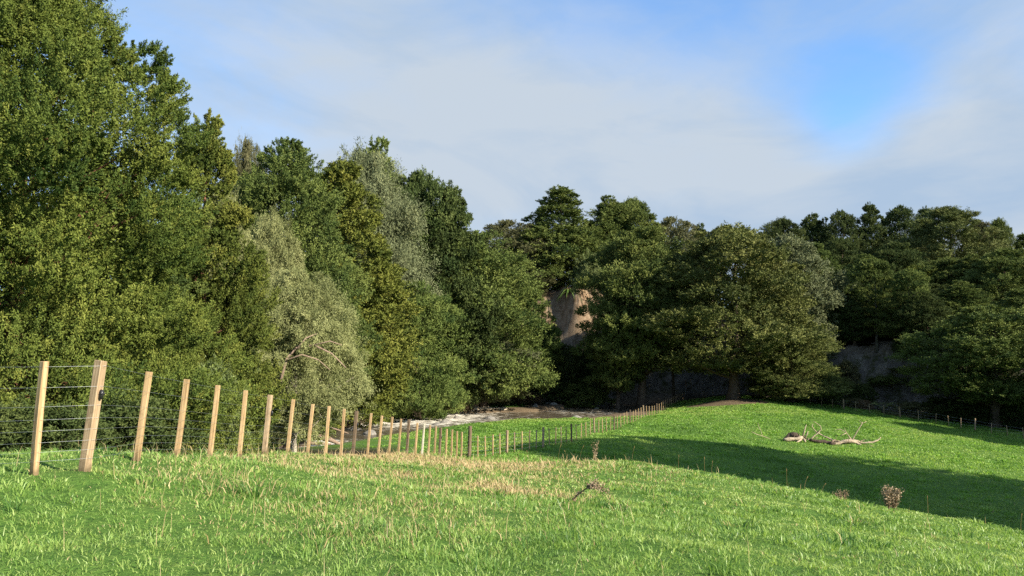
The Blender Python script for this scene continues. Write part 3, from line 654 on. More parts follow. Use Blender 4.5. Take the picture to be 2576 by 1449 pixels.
def dryness(x, y):
    """patches of dead standing grass on the brow of the hill"""
    d = np.zeros(len(x))
    for u, v, dd, rx, ry, a in ((1100, 1175, 27, 5.5, 8.0, 1.2), (1300, 1235, 15.5, 1.6, 2.2, 1.1), (1385, 1240, 15, .9, 1.0, 1.0), (900, 1200, 15, 3.0, 3.5, .7), (600, 1235, 10, 1.4, 1.6, .6), (1330, 1170, 30, 3, 4, .8),
                                (700, 1260, 9, 1.3, 1.2, .45), (1000, 1300, 9.5, 1.6, 1.6, .35), (1100, 1380, 7.2, .9, .8, .35), (820, 1340, 7.8, .8, .7, .35)):
        c = at(u, v, dd); d = np.maximum(d, a * np.exp(-((x - c[0]) / rx) ** 2 - ((y - c[1]) / ry) ** 2))
    return np.clip(d * (.45 + 1.0 * vnoise(x, y, .9, 51)), 0, 1)
def tufty(n_t, per, y0, y1, p, spread, rng):
    """blade roots gathered in tufts: returns root, tuft id, offset from the tuft centre"""
    cx, cy = sample_view(n_t, y0, y1, p, rng); ti = np.repeat(np.arange(n_t), per); sc = spread * (.5 + rng.rand(n_t)) * np.maximum(1, cy / 14)
    off = rng.normal(size=(len(ti), 2)) * sc[ti][:, None]
    return cx[ti] + off[:, 0], cy[ti] + off[:, 1], ti, off / sc[ti][:, None], n_t
def meadow(n_t, per, y0, y1, p, spread, hmul, lab, name):
    x, y, ti, off, n_t = tufty(n_t, per, y0, y1, p, spread, rng)
    keep = (mud_w(x, y) < .5) & (y > 3); x, y, ti, off = x[keep], y[keep], ti[keep], off[keep]
    big = vnoise(x, y, 2.2, 53); mid_ = vnoise(x, y, .75, 52); lush = .5 * big + .5 * mid_; dr = dryness(x, y)
    th = np.exp(rng.normal(size=n_t) * .42)[ti]; tt = (rng.normal(size=n_t) * .17)[ti]
    h = hmul * (.024 + .046 * lush ** 1.8) * th * (.45 + .75 * rng.rand(len(x))) * (1 + y / 70)
    wd = np.maximum(.0034, .00092 * y) * (.6 + .7 * rng.rand(len(x))) * np.clip(th, .8, 1.5)
    tint = .70 - .75 * (lush - .38) + tt + rng.normal(size=len(x)) * .14 + .2 * dr - .1 * (th - 1)
    tuft_straw = (rng.rand(n_t) < .012)[ti]
    sp = rng.rand(len(x)) < .005 + .52 * dr ** 1.3 + .35 * tuft_straw
    return x, y, h, wd, tint, sp, dr, off
parts_ = [meadow(26000, 26, 4.0, 46, 1.55, .085, 1.0, '', ''), meadow(1300, 34, 4.2, 30, 1.45, .10, 1.6, '', '')]
x, y, h, wd, tint, sp, dr, off = [np.concatenate([q[i] for q in parts_]) for i in range(8)]
def sel(m): return x[m], y[m], h[m], wd[m]
blades('meadow_grass', *sel(~sp), .35 + .75 * rng.rand((~sp).sum()), M['blade'], tint[~sp], rng, 'lush green grass on the near hillside', 'grass', out=off[~sp])
blades('dry_grass', x[sp], y[sp], (h * 1.15 + .05 * dr)[sp], wd[sp] * .8, .3 + .7 * rng.rand(sp.sum()), M['straw'], .5 + rng.normal(size=sp.sum()) * .22, rng, 'dead straw-coloured grass mixed into the hillside grass', 'grass', out=off[sp])
# tall thin dead stalks
x, y = sample_view(16000, 5.2, 44, 1.5, rng); dr = dryness(x, y); k = (rng.rand(len(x)) < .010 + .55 * dr) & (mud_w(x, y) < .3); x, y = x[k], y[k]
blades('dry_stalks', x, y, .16 + .22 * rng.rand(len(x)) + .08 * (y > 24), np.maximum(.0026, .0005 * y), .15 + .45 * rng.rand(len(x)), M['straw'], .6 + rng.normal(size=len(x)) * .2, rng, 'tall thin dead grass stalks along the brow', 'grass')
# pasture in the valley
x = rng.uniform(-14, 66, 300000); y = 34 + (128 - 34) * rng.rand(300000) ** 1.1
ok = (mud_w(x, y) < .45) & (wood_w(x, y) < .5) & (np.abs(x) < .72 * y + 3) & ((x > -6) | (y > 70)) ; d_, _, hw_, _ = stream_dist(x, y); ok &= d_ > hw_ + 1.0
x, y = x[ok], y[ok]; ln = vnoise(x, y, 1.3, 61) * .6 + vnoise(x, y, 4.5, 62) * .4
blades('pasture_grass', x, y, (.05 + .15 * ln ** 1.5) * (.6 + .7 * rng.rand(len(x))), (.030 + .0006 * y) * (.6 + .8 * rng.rand(len(x))), .3 + .6 * rng.rand(len(x)), M['pasture'], .60 - .9 * (ln - .45) + .9 * (vnoise(x, y, 11.0, 63) - .5) + .5 * (vnoise(x, y, 4.0, 64) - .5) + rng.normal(size=len(x)) * .13, rng, 'short bright green pasture in the valley', 'grass')

nt_ = 2600; cx = rng.uniform(-12, 60, nt_); cy = rng.uniform(38, 112, nt_); okc = (np.abs(cx) < .72 * cy + 2) & (mud_w(cx, cy) < .4) & (wood_w(cx, cy) < .4) & (stream_dist(cx, cy)[0] > 8)
cx, cy = cx[okc], cy[okc]; nt_ = len(cx); ti = np.repeat(np.arange(nt_), 26); off = rng.normal(size=(len(ti), 2)); sc = (.10 + .22 * rng.rand(nt_) ** 2)[ti]
x, y = cx[ti] + off[:, 0] * sc, cy[ti] + off[:, 1] * sc
blades('pasture_tufts', x, y, (.10 + .16 * rng.rand(nt_) ** 2)[ti] * (.6 + .6 * rng.rand(len(x))), .035 + .0006 * y, .5 + .6 * rng.rand(len(x)), M['pasture'], (.25 + .5 * rng.rand(nt_))[ti] + rng.normal(size=len(x)) * .1, rng, 'coarser grass tufts scattered over the valley pasture', 'grass', out=off)

# ---------------------------------------------------------------- fences
def post_mesh(w, d, h, seed, top_cut=.0, round_=False, jit=.05):
    """squared or round post with eased edges, rough sides and a sawn, slightly sloping top; stands on z = 0 and reaches 0.3 m into the ground"""
    rng = random.Random(seed); mb = MB()
    if round_:
        n = 14; ring = [(math.cos(2 * math.pi * k / n) * w / 2 * (1 + rng.uniform(-.05, .05)), math.sin(2 * math.pi * k / n) * d / 2 * (1 + rng.uniform(-.05, .05))) for k in range(n)]
    else:
        e = min(w, d) * .10; a, b = w / 2, d / 2
        ring = [(a - e, -b), (a, -b + e), (a, b - e), (a - e, b), (-a + e, b), (-a, b - e), (-a, -b + e), (-a + e, -b)]; n = 8
    lev = [-.3] + [h * k / 7 for k in range(1, 8)]; L = len(lev)
    bow = rng.uniform(-.012, .012)
    for i, z in enumerate(lev):
        for (px, py) in ring:
            q = 1 + rng.uniform(-jit, jit) * .5
            zz = z + (top_cut * px if i == L - 1 else 0)
            mb.v.append(Vector((px * q + bow * math.sin(math.pi * max(z, 0) / h), py * q, zz)))
    for i in range(L - 1):
        for k in range(n):
            k2 = (k + 1) % n; mb.f.append((i * n + k, i * n + k2, (i + 1) * n + k2, (i + 1) * n + k))
    ti = len(mb.v)
    for (px, py) in ring: mb.v.append(Vector((px * .93, py * .93, h + .004 + top_cut * px)))
    for k in range(n): mb.f.append(((L - 1) * n + k, (L - 1) * n + (k + 1) % n, ti + (k + 1) % n, ti + k))
    mb.f.append(tuple(ti + k for k in range(n)))
    return mb.mesh('post')
def place_post(parent, origin, base, top, ang, me, name, mat):
    o = link(name, me, mat, parent); b = Vector(base); ax = (Vector(top) - b).normalized()
    xa = Vector((math.cos(ang), math.sin(ang), 0)); xa = (xa - ax * xa.dot(ax)).normalized(); ya = ax.cross(xa)
    m = Matrix((xa, ya, ax)).transposed().to_4x4(); m.translation = b - Vector(origin)
    o.matrix_local = m; return o
def wires(parent, origin, runs, radius, name='wire'):
    for pts in runs:
        mb = MB(); mb.tube([Vector(p) - Vector(origin) for p in pts], radius, 5, cap=False); mb.build(name, M['wire'], parent)

HILL = [(112, 88, 910, 8.35, 'B'), (254, 213, 908, 8.8, 'P'), (375, 344, 936, 10.35, 'B'), (470, 443, 955, 11.55, 'B'), (548, 527, 970, 13.2, 'B'), (618, 601, 983, 15, 'B'), (680, 664, 994, 16.8, 'P'),
        (738, 722, 1005, 18.4, 'B'), (787, 773, 1017, 20, 'B'), (828, 818, 1022, 21.6, 'B'), (866, 856, 1029, 23.2, 'B'), (897, 887, 1034, 24.6, 'P'), (934, 923, 1040, 26.2, 'B'), (961, 951, 1046, 27.5, 'B'),
        (987, 978, 1049, 28.9, 'B'), (1009, 1001, 1054, 30.2, 'B'), (1029, 1022, 1056, 31.2, 'P'), (1050, 1044, 1064, 32.4, 'B'), (1067, 1061, 1066, 33.4, 'W'), (1082, 1077, 1070, 34.3, 'B'), (1097, 1092, 1073, 35.2, 'B'),
        (1109, 1105, 1076, 36, 'P'), (1124, 1121, 1079, 36.8, 'B'), (1138, 1135, 1081, 37.6, 'B'), (1150, 1148, 1085, 38.4, 'B'), (1162, 1160, 1087, 39.2, 'B'), (1183, 1180, 1072, 40, 'S')]
o0 = Vector(at(213, 1178, 8.8)); o0.z = g1(o0.x, o0.y)
fence = empty('wire_fence', o0); tag(fence, 'fence of new orange-yellow battens and eight wires running down the near hill', 'fence', 'post and wire fences')
M['lichen'] = timber('lichen_timber', (.30, .26, .18), (.55, .50, .40), (.74, .70, .60), .7)
tops, bases, fr = [], [], []
for (ut, ub, vt, d, ty) in HILL:
    b = at(ub, 1150, d); b[2] = g1(b[0], b[1]); tp = at(ut, vt, d); bases.append(b); tops.append(tp)
B_ = np.array(bases); dirs = np.gradient(B_[:, :2], axis=0)
post_o = []
for i, (ut, ub, vt, d, ty) in enumerate(HILL):
    h = float(np.linalg.norm(tops[i] - bases[i])); ang = math.atan2(dirs[i][1], dirs[i][0])
    if i == 0: ang = R_(62)
    if i == 1: ang = R_(78)
    if ty in 'BW': me = post_mesh(.062, .075, h, 100 + i, random.uniform(-.1, .1)); nm, mt = 'batten', M['batten'] if ty == 'B' else M['lichen']
    elif ty == 'P': me = post_mesh(.098, .098, h, 100 + i, -.10, jit=.10); nm, mt = 'fence_post', M['post' if i < 7 else 'old_post']
    else: me = post_mesh(.19, .19, h, 100 + i, .05, True); nm, mt = 'strainer_post', M['old_post']
    po = place_post(fence, o0, bases[i], tops[i], ang, me, nm, mt); post_o.append(po)
    if i == 1: po['label'] = 'weathered thick post carrying a black insulator'
    if ty == 'W': po['label'] = 'batten blotched with pale lichen'
    if ty == 'P':                         # black insulator on the lit side face
        mb = MB(); zc = h * .70; s = 1.0
        mb.tube([(0.0, -.052, zc - .045), (0.0, -.066, zc - .04), (0, -.072, zc), (0, -.066, zc + .04), (0, -.052, zc + .045)], [.012, .024, .028, .024, .012], 10)
        mb.tube([(-.02, -.07, zc + .012), (-.02, -.095, zc + .012)], [.012, .010], 8); mb.tube([(.02, -.07, zc + .012), (.02, -.095, zc + .012)], [.012, .010], 8)
        mb.build('insulator', M['plastic'], po, True)
WF = (.955, .77, .60, .485, .385, .285, .20, .12)
def side_pt(i, f, off):
    p = Vector(bases[i]).lerp(Vector(tops[i]), f); dd = Vector((dirs[i][0], dirs[i][1], 0)).normalized(); return p + Vector((dd.y, -dd.x, 0)) * off
runs = []
left_dir = Vector((-1.0, -.12, 0)).normalized()
for f in WF:
    first = side_pt(0, f, .05); ext = first + left_dir * 5.2; ext.z = first.z - .04 + (f - .9) * .22
    pts = [ext] + [side_pt(i, f, .052 if HILL[i][4] in 'BW' else (.066 if HILL[i][4] == 'P' else .10)) for i in range(len(HILL))]
    runs.append(pts)
wires(fence, o0, runs, .0013)

# lower fence: from the strainer across the valley
KEY = [(1183, 40, 'S'), (1275, 44.5, 'P'), (1365, 48.6, 'P'), (1436, 57, 'P'), (1493, 64, 'P'), (1542, 69, 'P'), (1582, 75, 'P'), (1616, 83, 'P'), (1649, 95, 'P'), (1676, 107, 'P'), (1700, 115, 'P'), (1723, 122, 'S')]
o1 = Vector(((1275 - 1288) / F * 44.5, 44.5, 0)); o1.z = g1(o1.x, o1.y)
low = empty('wire_fence', o1); tag(low, 'line of thin battens and darker posts climbing from the hill foot to the far corner', 'fence', 'post and wire fences')
LP = []
for k in range(len(KEY) - 1):
    (u0, d0, t0), (u1, d1, t1) = KEY[k], KEY[k + 1]; n = 5
    p0 = np.array([(u0 - 1288) / F * d0, d0]); p1 = np.array([(u1 - 1288) / F * d1, d1])
    for j in range(1 if k == 0 else 0, n):
        q = p0 + (p1 - p0) * j / n; LP.append((q[0], q[1], t0 if j == 0 else 'B'))
LP.append(((1723 - 1288) / F * 122, 122.0, 'S'))
rr = random.Random(9); lt = []
pm = {'B': [post_mesh(.06, .055, 1.16, 200 + i) for i in range(4)], 'P': [post_mesh(.12, .11, 1.28, 210 + i, .06, jit=.1) for i in range(3)], 'S': [post_mesh(.22, .22, 1.5, 220, .03, True)]}
for i, (x, y, ty) in enumerate(LP):
    z = g1(x, y); h = {'B': 1.16, 'P': 1.28, 'S': 1.5}[ty]
    tpz = (x + rr.uniform(-.05, .05), y + rr.uniform(-.05, .05), z + h)
    q = LP[min(i + 1, len(LP) - 1)]; q0 = LP[max(i - 1, 0)]; ang = math.atan2(q[1] - q0[1], q[0] - q0[0])
    dark = 5 <= i <= 12 and rr.random() < .5
    place_post(low, o1, (x, y, z), tpz, ang, rr.choice(pm[ty]), {'B': 'batten', 'P': 'fence_post', 'S': 'strainer_post'}[ty], M['old_post'] if ty == 'S' or (ty == 'P' and rr.random() < .55) else M['post'] if ty == 'P' or dark else M['batten'])
    lt.append((x, y, z, ang))
runs = []
for f in (1.08, .85, .62, .40, .2):
    runs.append([tops[-1] * 0 + np.array([bases[-1][0] + .09, bases[-1][1], bases[-1][2] + f])] + [np.array([x + math.sin(a) * .05, y - math.cos(a) * .05, z + f]) for (x, y, z, a) in lt])
wires(low, o1, runs, .0035)

# boundary fence at the foot of the wooded bank
BF = [(1736, 983, 121, 'P'), (1765, 985, 117), (1790, 988, 114), (1852, 998, 109), (1876, 1002, 108), (1902, 1003, 107), (1927, 1006, 106), (1952, 1010, 105), (1978, 1014, 104, 'P'), (2005, 1016, 102.5), (2032, 1018, 101), (2060, 1020, 100),
      (2088, 1025, 99), (2115, 1030, 98, 'P'), (2145, 1035, 97), (2180, 1042, 95.5), (2215, 1049, 94), (2255, 1056, 92.5, 'P'), (2300, 1064, 91), (2343, 1071, 89.5), (2375, 1077, 88), (2405, 1082, 87), (2440, 1088, 86, 'P'), (2480, 1094, 84.5), (2520, 1100, 83.5), (2560, 1106, 82.5)]
x0 = (2000 - 1288) / F * 102.5; o2 = Vector((x0, 103, g1(x0, 103)))
bf = empty('wire_fence', o2); tag(bf, 'low dark boundary fence along the foot of the wooded bank behind the paddock', 'fence', 'post and wire fences')
bt = []
for i, r in enumerate(BF):
    d = r[2] + .8; x, y = (r[0] - 1288) / F * d, d; z = g1(x, y); ty = r[3] if len(r) > 3 else 'B'
    place_post(bf, o2, (x, y, z), (x + rr.uniform(-.08, .08), y, z + 1.1), .3, rr.choice(pm[ty]), 'fence_post' if ty == 'P' else 'batten', M['post']); bt.append((x, y, z))
wires(bf, o2, [[np.array([x, y - .06, z + f]) for (x, y, z) in bt] for f in (1.05, .75, .45)], .004)

# ---------------------------------------------------------------- dead wood, weeds, ferns
def on(u, d, dz=0.0):
    x = (u - 1288) / F * d; return Vector((x, d, g1(x, d) + dz))
LD = find_d(2080, 1117, 45)
def lp(u, v): return Vector(at(u, v, LD))
def piece(name, mat, label, cat, group, paths, base=None, wob=.08, n=8):
    b = Vector(base) if base is not None else Vector(paths[0][0][0]); root = empty(name, b); tag(root, label, cat, group); first = True
    for pts, rad in paths:
        mb = MB(); q_ = [Vector(p) - b for p in pts]; rad = [r * (LOGS if group else 1) for r in rad]
        if len(q_) > 3:                                             # knobbly: extra joints with a little jitter
            q2, r2 = [], []
            for i in range(len(q_) - 1):
                for f in (0, .5): q2.append(q_[i].lerp(q_[i + 1], f) + Vector((rr.uniform(-1, 1), rr.uniform(-1, 1), rr.uniform(-1, 1))) * rad[i] * .3); r2.append((rad[i] * (1 - f) + rad[i + 1] * f) * rr.uniform(.85, 1.15))
            q_, rad = q2 + [q_[-1]], r2 + [rad[-1]]
        mb.tube(q_, rad, n if rad[0] > .06 else 6, wob=wob, rng=rr)
        mb.build('log' if first else 'branch', mat, root, True); first = False
    return root
LOGS = .92
def lg(*uv):      # photo points on the log pile, each with an optional depth offset
    return [Vector(at(p[0], p[1], LD + (p[2] if len(p) > 2 else 0))) for p in uv]
GL = 'dead wood lying in the paddock'
piece('fallen_log', M['grey_wood'], 'bleached sawn log at the left end of the dead wood pile, with upright prongs', 'log', GL, [
    (lg((1972, 1106), (1985, 1105), (2000, 1105), (2014, 1103), (2022, 1100, .3)), [.17, .18, .17, .16, .12]),
    (lg((2019, 1101, .2), (2021, 1090), (2025, 1076), (2029, 1068)), [.08, .07, .06, .03]), (lg((2022, 1102, .2), (2029, 1095), (2033, 1085)), [.08, .07, .04]),
    (lg((2016, 1106, -.2), (2006, 1112, -.4), (2000, 1115, -.5)), [.08, .06, .03]), (lg((2022, 1104, -.2), (2026, 1112, -.4)), [.10, .08])])
piece('fallen_log', M['dark_wood'], 'dark rotten slab of bark leaning behind the bleached sawn log', 'log', GL, [
    (lg((1975, 1104, .7), (1985, 1096, .8), (1996, 1095, .8), (2010, 1099, .8), (2024, 1103, .7)), [.10, .26, .28, .22, .1])])
piece('dead_branch', M['grey_wood'], 'forked grey branch standing in the middle of the dead wood pile', 'branch', GL, [
    (lg((2120, 1116, .5), (2095, 1107, .7), (2070, 1096, .9), (2055, 1088, 1.0), (2046, 1078, 1.0), (2042, 1072, 1.0), (2046, 1066, 1)), [.07, .07, .06, .05, .045, .04, .02]),
    (lg((2055, 1088, 1.0), (2066, 1081, .9), (2064, 1072, .9), (2052, 1063, .9), (2045, 1060, .9)), [.05, .045, .04, .03, .015]),
    (lg((2040, 1106, .2), (2046, 1098, .2), (2056, 1091, .2), (2062, 1086, .2)), [.07, .065, .05, .03])])
piece('fallen_log', M['dark_wood'], 'short hollow dark stump end lying in the middle of the dead wood pile', 'log', GL, [
    (lg((2035, 1107, .3), (2055, 1111, .2), (2072, 1113, .1), (2090, 1115)), [.12, .17, .22, .24]), (lg((2086, 1118, -.3), (2096, 1116, -.3), (2100, 1114, -.2)), [.16, .19, .12])])
piece('fallen_log', M['grey_wood'], 'long arched bleached limb at the right end of the dead wood pile', 'log', GL, [
    (lg((2092, 1117), (2105, 1117), (2120, 1112), (2136, 1109), (2150, 1112), (2160, 1117), (2168, 1122, -.3)), [.10, .17, .19, .18, .15, .12, .06]),
    (lg((2130, 1110, .2), (2150, 1108, .3), (2166, 1114, .3), (2180, 1114, .2), (2196, 1112, .2), (2208, 1108, .2), (2216, 1100, .2)), [.10, .10, .09, .08, .08, .07, .03]),
    (lg((2143, 1109, .2), (2149, 1098, .2), (2157, 1084, .2), (2166, 1070, .2), (2170, 1062, .2)), [.06, .05, .045, .04, .03]),
    (lg((2168, 1066, .2), (2180, 1060, .2)), [.035, .02]), (lg((2168, 1065, .2), (2160, 1056, .3)), [.03, .012]),
    (lg((2143, 1110, .1), (2136, 1098, .1), (2128, 1086, .1), (2124, 1076, .2)), [.05, .04, .03, .012]), (lg((2129, 1088, .1), (2116, 1081, .2), (2106, 1080, .3), (2098, 1083, .3)), [.035, .035, .03, .015]),
    (lg((2130, 1089, .1), (2114, 1096, -.1)), [.035, .02])])
piece('dead_branch', M['grey_wood'], 'thin fallen twig lying left of the dead wood pile', 'branch', GL, [
    (lg((1890, 1086), (1902, 1092), (1918, 1097), (1930, 1101), (1938, 1104)), [.02, .03, .035, .03, .015]), (lg((1918, 1097), (1914, 1084), (1908, 1071), (1907, 1064)), [.03, .025, .02, .01])])
piece('dead_branch', M['grey_wood'], 'small broken twigs on the grass right of the dead wood pile', 'branch', GL, [
    (lg((2176, 1128), (2190, 1126), (2200, 1127)), [.02, .04, .02]), (lg((2186, 1121), (2194, 1122), (2202, 1128)), [.05, .04, .02])])

for (u0, u1, v0, n, sd, lab) in ((1985, 2060, 1104, 9, 3, 'brittle twigs tangled over the left half of the dead wood pile'), (2070, 2165, 1111, 11, 4, 'brittle twigs tangled over the right half of the dead wood pile')):
    rg = random.Random(sd); paths = []
    for i in range(n):
        u = rg.uniform(u0, u1); v = v0 + rg.uniform(-2, 4); L = rg.uniform(8, 26); a = rg.uniform(-.4, 3.5); dz = rg.uniform(-.5, .7)
        q = [(u, v, dz), (u + L * .4 * math.cos(a) + rg.uniform(-3, 3), v - L * .35 * abs(math.sin(a)), dz + .1), (u + L * .8 * math.cos(a), v - L * .7 * abs(math.sin(a)) + rg.uniform(-2, 2), dz + .1), (u + L * math.cos(a) + rg.uniform(-4, 4), v - L * abs(math.sin(a)), dz)]
        r = rg.uniform(.03, .06); paths.append((lg(*q), [r, r * .8, r * .6, r * .3]))
    piece('dead_branch', M['drift'], lab, 'branch', GL, paths)

# driftwood by the stream
p0 = on(785, 66); p0.z += .1
piece('driftwood', M['drift'], 'tangle of brown driftwood roots beside the stream behind the middle battens', 'driftwood', None, [
    ([p0 + Vector(q) for q in ((-2.2, 0, 0), (-1, .2, .5), (.3, .1, 1.1), (1.6, -.1, .9), (2.8, 0, .3))], [.10, .22, .26, .22, .08]),
    ([p0 + Vector(q) for q in ((-.4, 0, .6), (-.2, -.1, 1.6), (.2, 0, 2.3))], [.12, .09, .03]), ([p0 + Vector(q) for q in ((.6, 0, 1), (1.6, .2, 1.8), (3.2, .1, 1.3))], [.12, .08, .03]),
    ([p0 + Vector(q) for q in ((-1.2, -.4, .2), (.2, -.6, .6), (1.9, -.5, .5))], [.14, .16, .06]), ([p0 + Vector(q) for q in ((-.8, .1, .4), (-2.2, .2, 1.2), (-3.2, .3, 1.6))], [.10, .06, .02])])
p0 = on(930, 62); p0.z += .05

def weed(name, base, label, stems, leaf_n, spread, size, seed, cat='dead weed', mat='thistle', group=None):
    """dead weed: bent stems carrying shrivelled leaves and seed heads"""
    rg = np.random.RandomState(seed); root = empty(name, base); tag(root, label, cat, group); P = []; mb = MB()
    for st in stems:
        st = [Vector(q) for q in st]; mb.tube(st, [.012 * (1 - .6 * i / len(st)) for i in range(len(st))], 5, cap=False)
        for i in range(leaf_n):
            k = rg.rand() * (len(st) - 1); a = int(k); f = k - a; q = st[a].lerp(st[min(a + 1, len(st) - 1)], f)
            P.append(np.array(q) + rg.normal(size=3) * spread * (.3 + .7 * k / (len(st) - 1)))
    P = np.array(P); D = norm(rg.normal(size=P.shape) + np.array([0, 0, .2]))
    mb.build('stem', M[mat], root)
    link('foliage', leaf_mesh('foliage', P, D, size * (.5 + rg.rand(len(P))), size * .5 * (.6 + rg.rand(len(P))), .5 + rg.normal(size=len(P)) * .25, rg), M[mat], root)
    return root
def w2(u, v, d, ub, db):
    return Vector(at(u, v, d)) - Vector(on(ub, db))
D0 = 12.2
weed('dead_thistle', on(1448, D0), 'brown bent-over dead thistle in the grass below the brow', [
    [w2(1440, 1258, D0, 1448, D0), w2(1455, 1243, D0, 1448, D0), w2(1470, 1232, D0, 1448, D0), w2(1485, 1220, D0, 1448, D0), w2(1498, 1210, D0, 1448, D0), w2(1506, 1217, D0 - .05, 1448, D0), w2(1510, 1226, D0 - .1, 1448, D0)],
    [w2(1478, 1226, D0, 1448, D0), w2(1500, 1224, D0 + .1, 1448, D0), w2(1518, 1230, D0 + .1, 1448, D0), w2(1528, 1243, D0 + .1, 1448, D0)],
    [w2(1480, 1224, D0, 1448, D0), w2(1492, 1220, D0 - .1, 1448, D0), w2(1502, 1230, D0 - .15, 1448, D0)]], 170, .035, .035, 3, group='dead weeds on the brow')
def upright(u, d, hts, seed, label, n=9, spr=.16, leafn=110, sp=.035, sz=.045, name='dead_dock'):
    rg = random.Random(seed); st = []
    for i in range(n):
        a = rg.uniform(0, 6.28); h = hts * rg.uniform(.65, 1.05); r = spr * rg.uniform(.2, 1)
        st.append([(math.cos(a) * r * .55, math.sin(a) * r * .55, -.05), (math.cos(a) * r * .75, math.sin(a) * r * .75, h * .4), (math.cos(a) * r, math.sin(a) * r, h * .75), (math.cos(a) * r * 1.2, math.sin(a) * r * 1.2, h)])
    return weed(name, on(u, d), label, st, leafn, sp, sz, seed, group='dead weeds on the brow')
upright(2222, 23.6, .62, 5, 'bushy brown dead dock standing on the brow against the shaded paddock', 12, .24, 130, .05, .06)
upright(1495, 31.5, .75, 6, 'tall curled dead weed above the brow left of the middle', 4, .16, 50, .05, .06)
upright(2105, 24.6, .28, 7, 'low brown dead weed clump on the brow left of the bushy dead dock', 9, .3, 40, .04, .04)
# seed-head stalks standing singly along the brow
def stalk(u, d, h, lean, label):
    b = on(u, d); root = empty('seed_stalk', b); tag(root, label, 'grass stalk', 'seed stalks along the brow'); mb = MB()
    pts = [(0, 0, -.03), (lean * .2, 0, h * .4), (lean * .6, 0, h * .8), (lean, 0, h)]; mb.tube(pts, [.004, .0035, .003, .002], 5, cap=False); mb.build('stem', M['straw'], root)
    m2 = MB(); m2.tube([(lean * .72, 0, h * .84), (lean * .85, 0, h * .92), (lean * 1.02, 0, h * 1.02)], [.004, .010, .003], 6); m2.build('seed_head', M['straw'], root)
for u, d, h, ln, lab in ((1585, 31, .62, .12, 'tall seed stalk leaning right above the middle of the brow'), (1300, 34, .55, .1, 'seed stalk on the dry brow right of the strainer post'), (1330, 34, .6, -.1, 'seed stalk leaning left on the dry brow'),
                         (1402, 33, .75, .14, 'tallest seed stalk on the dry brow, leaning right'), (1425, 33, .5, -.12, 'short seed stalk leaning left beside the tallest stalk'), (1455, 33, .7, .2, 'strongly leaning seed stalk beside the curled dead weed'),
                         (1700, 29, .55, .03, 'upright seed stalk on the brow right of the middle'), (1765, 28.4, .6, .0, 'straight upright seed stalk against the shaded paddock'), (1782, 28.2, .5, .05, 'shorter upright seed stalk beside the straight one'),
                         (1968, 26.4, .62, .0, 'lone thin stalk against the shade, below the dead wood pile'), (2010, 26, .45, .14, 'seed stalk leaning right, next after the lone thin stalk'), (2052, 25.5, .36, .16, 'low seed stalk leaning right above the low dead weed clump'),
                         (2314, 23.3, .55, .0, 'thin upright stalk right of the bushy dead dock'), (2540, 21.8, .5, .06, 'seed stalk near the right edge of the brow')):
    stalk(u, d, h, ln, lab)

# ferns, flax and low shrubs at the foot of the bank
def strap_plant(name, base, label, n, length, width, seed, mat, cat, droop=.6, group=None):
    rg = random.Random(seed); root = empty(name, base); tag(root, label, cat, group); mb = MB()
    for i in range(n):
        a = rg.uniform(0, 6.28); L = length * rg.uniform(.6, 1.1); ca, sa = math.cos(a), math.sin(a); el = rg.uniform(.4, 1.3); pv = None
        for k in range(6):
            f = k / 5; r = L * f * math.cos(el) * 1.0; z = L * f * math.sin(el) - droop * L * f * f; w = width * (1 - f) ** .6 * .5 + .002
            c = Vector((ca * r, sa * r, z)); e = Vector((-sa, ca, 0)) * w; cur = (c - e, c + e)
            if pv: mb.poly([pv[0], pv[1], cur[1], cur[0]])
            pv = cur
    me = mb.mesh('leaves'); a_ = me.attributes.new('tint', 'FLOAT', 'FACE'); a_.data.foreach_set('value', np.random.RandomState(seed).rand(len(me.polygons)).astype(np.float32))
    link('leaves', me, M[mat], root); return root
def hang(u, v, d): return Vector(at(u, v, d))
b = hang(1432, 668, 123); b.y = 131; b.x = (1432 - 1288) / F * 131; b.z = g1(b.x, b.y)
strap_plant('flax_plant', b, 'dark green strap-leaved plant hanging over the top of the bare earth cliff', 60, 3.6, .22, 3, 'flax', 'plant', 1.0)
M['deadleaf'] = leaf_mat('dead_strap_leaf', (.16, .10, .055), (.27, .18, .105), (.38, .28, .175), .12)
for i, (u, v, sd, lab) in enumerate(((1448, 690, 11, 'curtain of dead tan leaves under the dark strap-leaved plant'), (1472, 672, 12, 'dead tan leaves hanging highest at the right of the earth cliff'), (1430, 730, 13, 'dead tan leaves at the middle left of the earth cliff'),
                                     (1462, 735, 14, 'dead tan leaves low in the middle of the earth cliff'), (1410, 722, 15, 'dead tan leaves at the left edge of the earth cliff'))):
    d = find_d(u, v, 100, 160); x = (u - 1288) / F * d
    strap_plant('dead_plant', Vector((x, d - .2, g1(x, d) + .2)), lab, 46, 2.6, .16, sd, 'deadleaf', 'plant', 1.5, 'dead plants hanging on the earth cliff')
b = hang(1400, 690, 123); b.y = 129; b.x = (1395 - 1288) / F * 129; b.z = g1(b.x, b.y)
strap_plant('flax_plant', b, 'smaller strap-leaved plant at the left of the bare earth cliff', 40, 2.4, .18, 5, 'flax', 'plant', 1.0)
tree('cliff_shrub', 'shrub1', 'bush', 1480, 640, 132, 60, 'bright green shrub at the cliff top right of the strap-leaved plant', 'bush', 'shrubs by the stream')
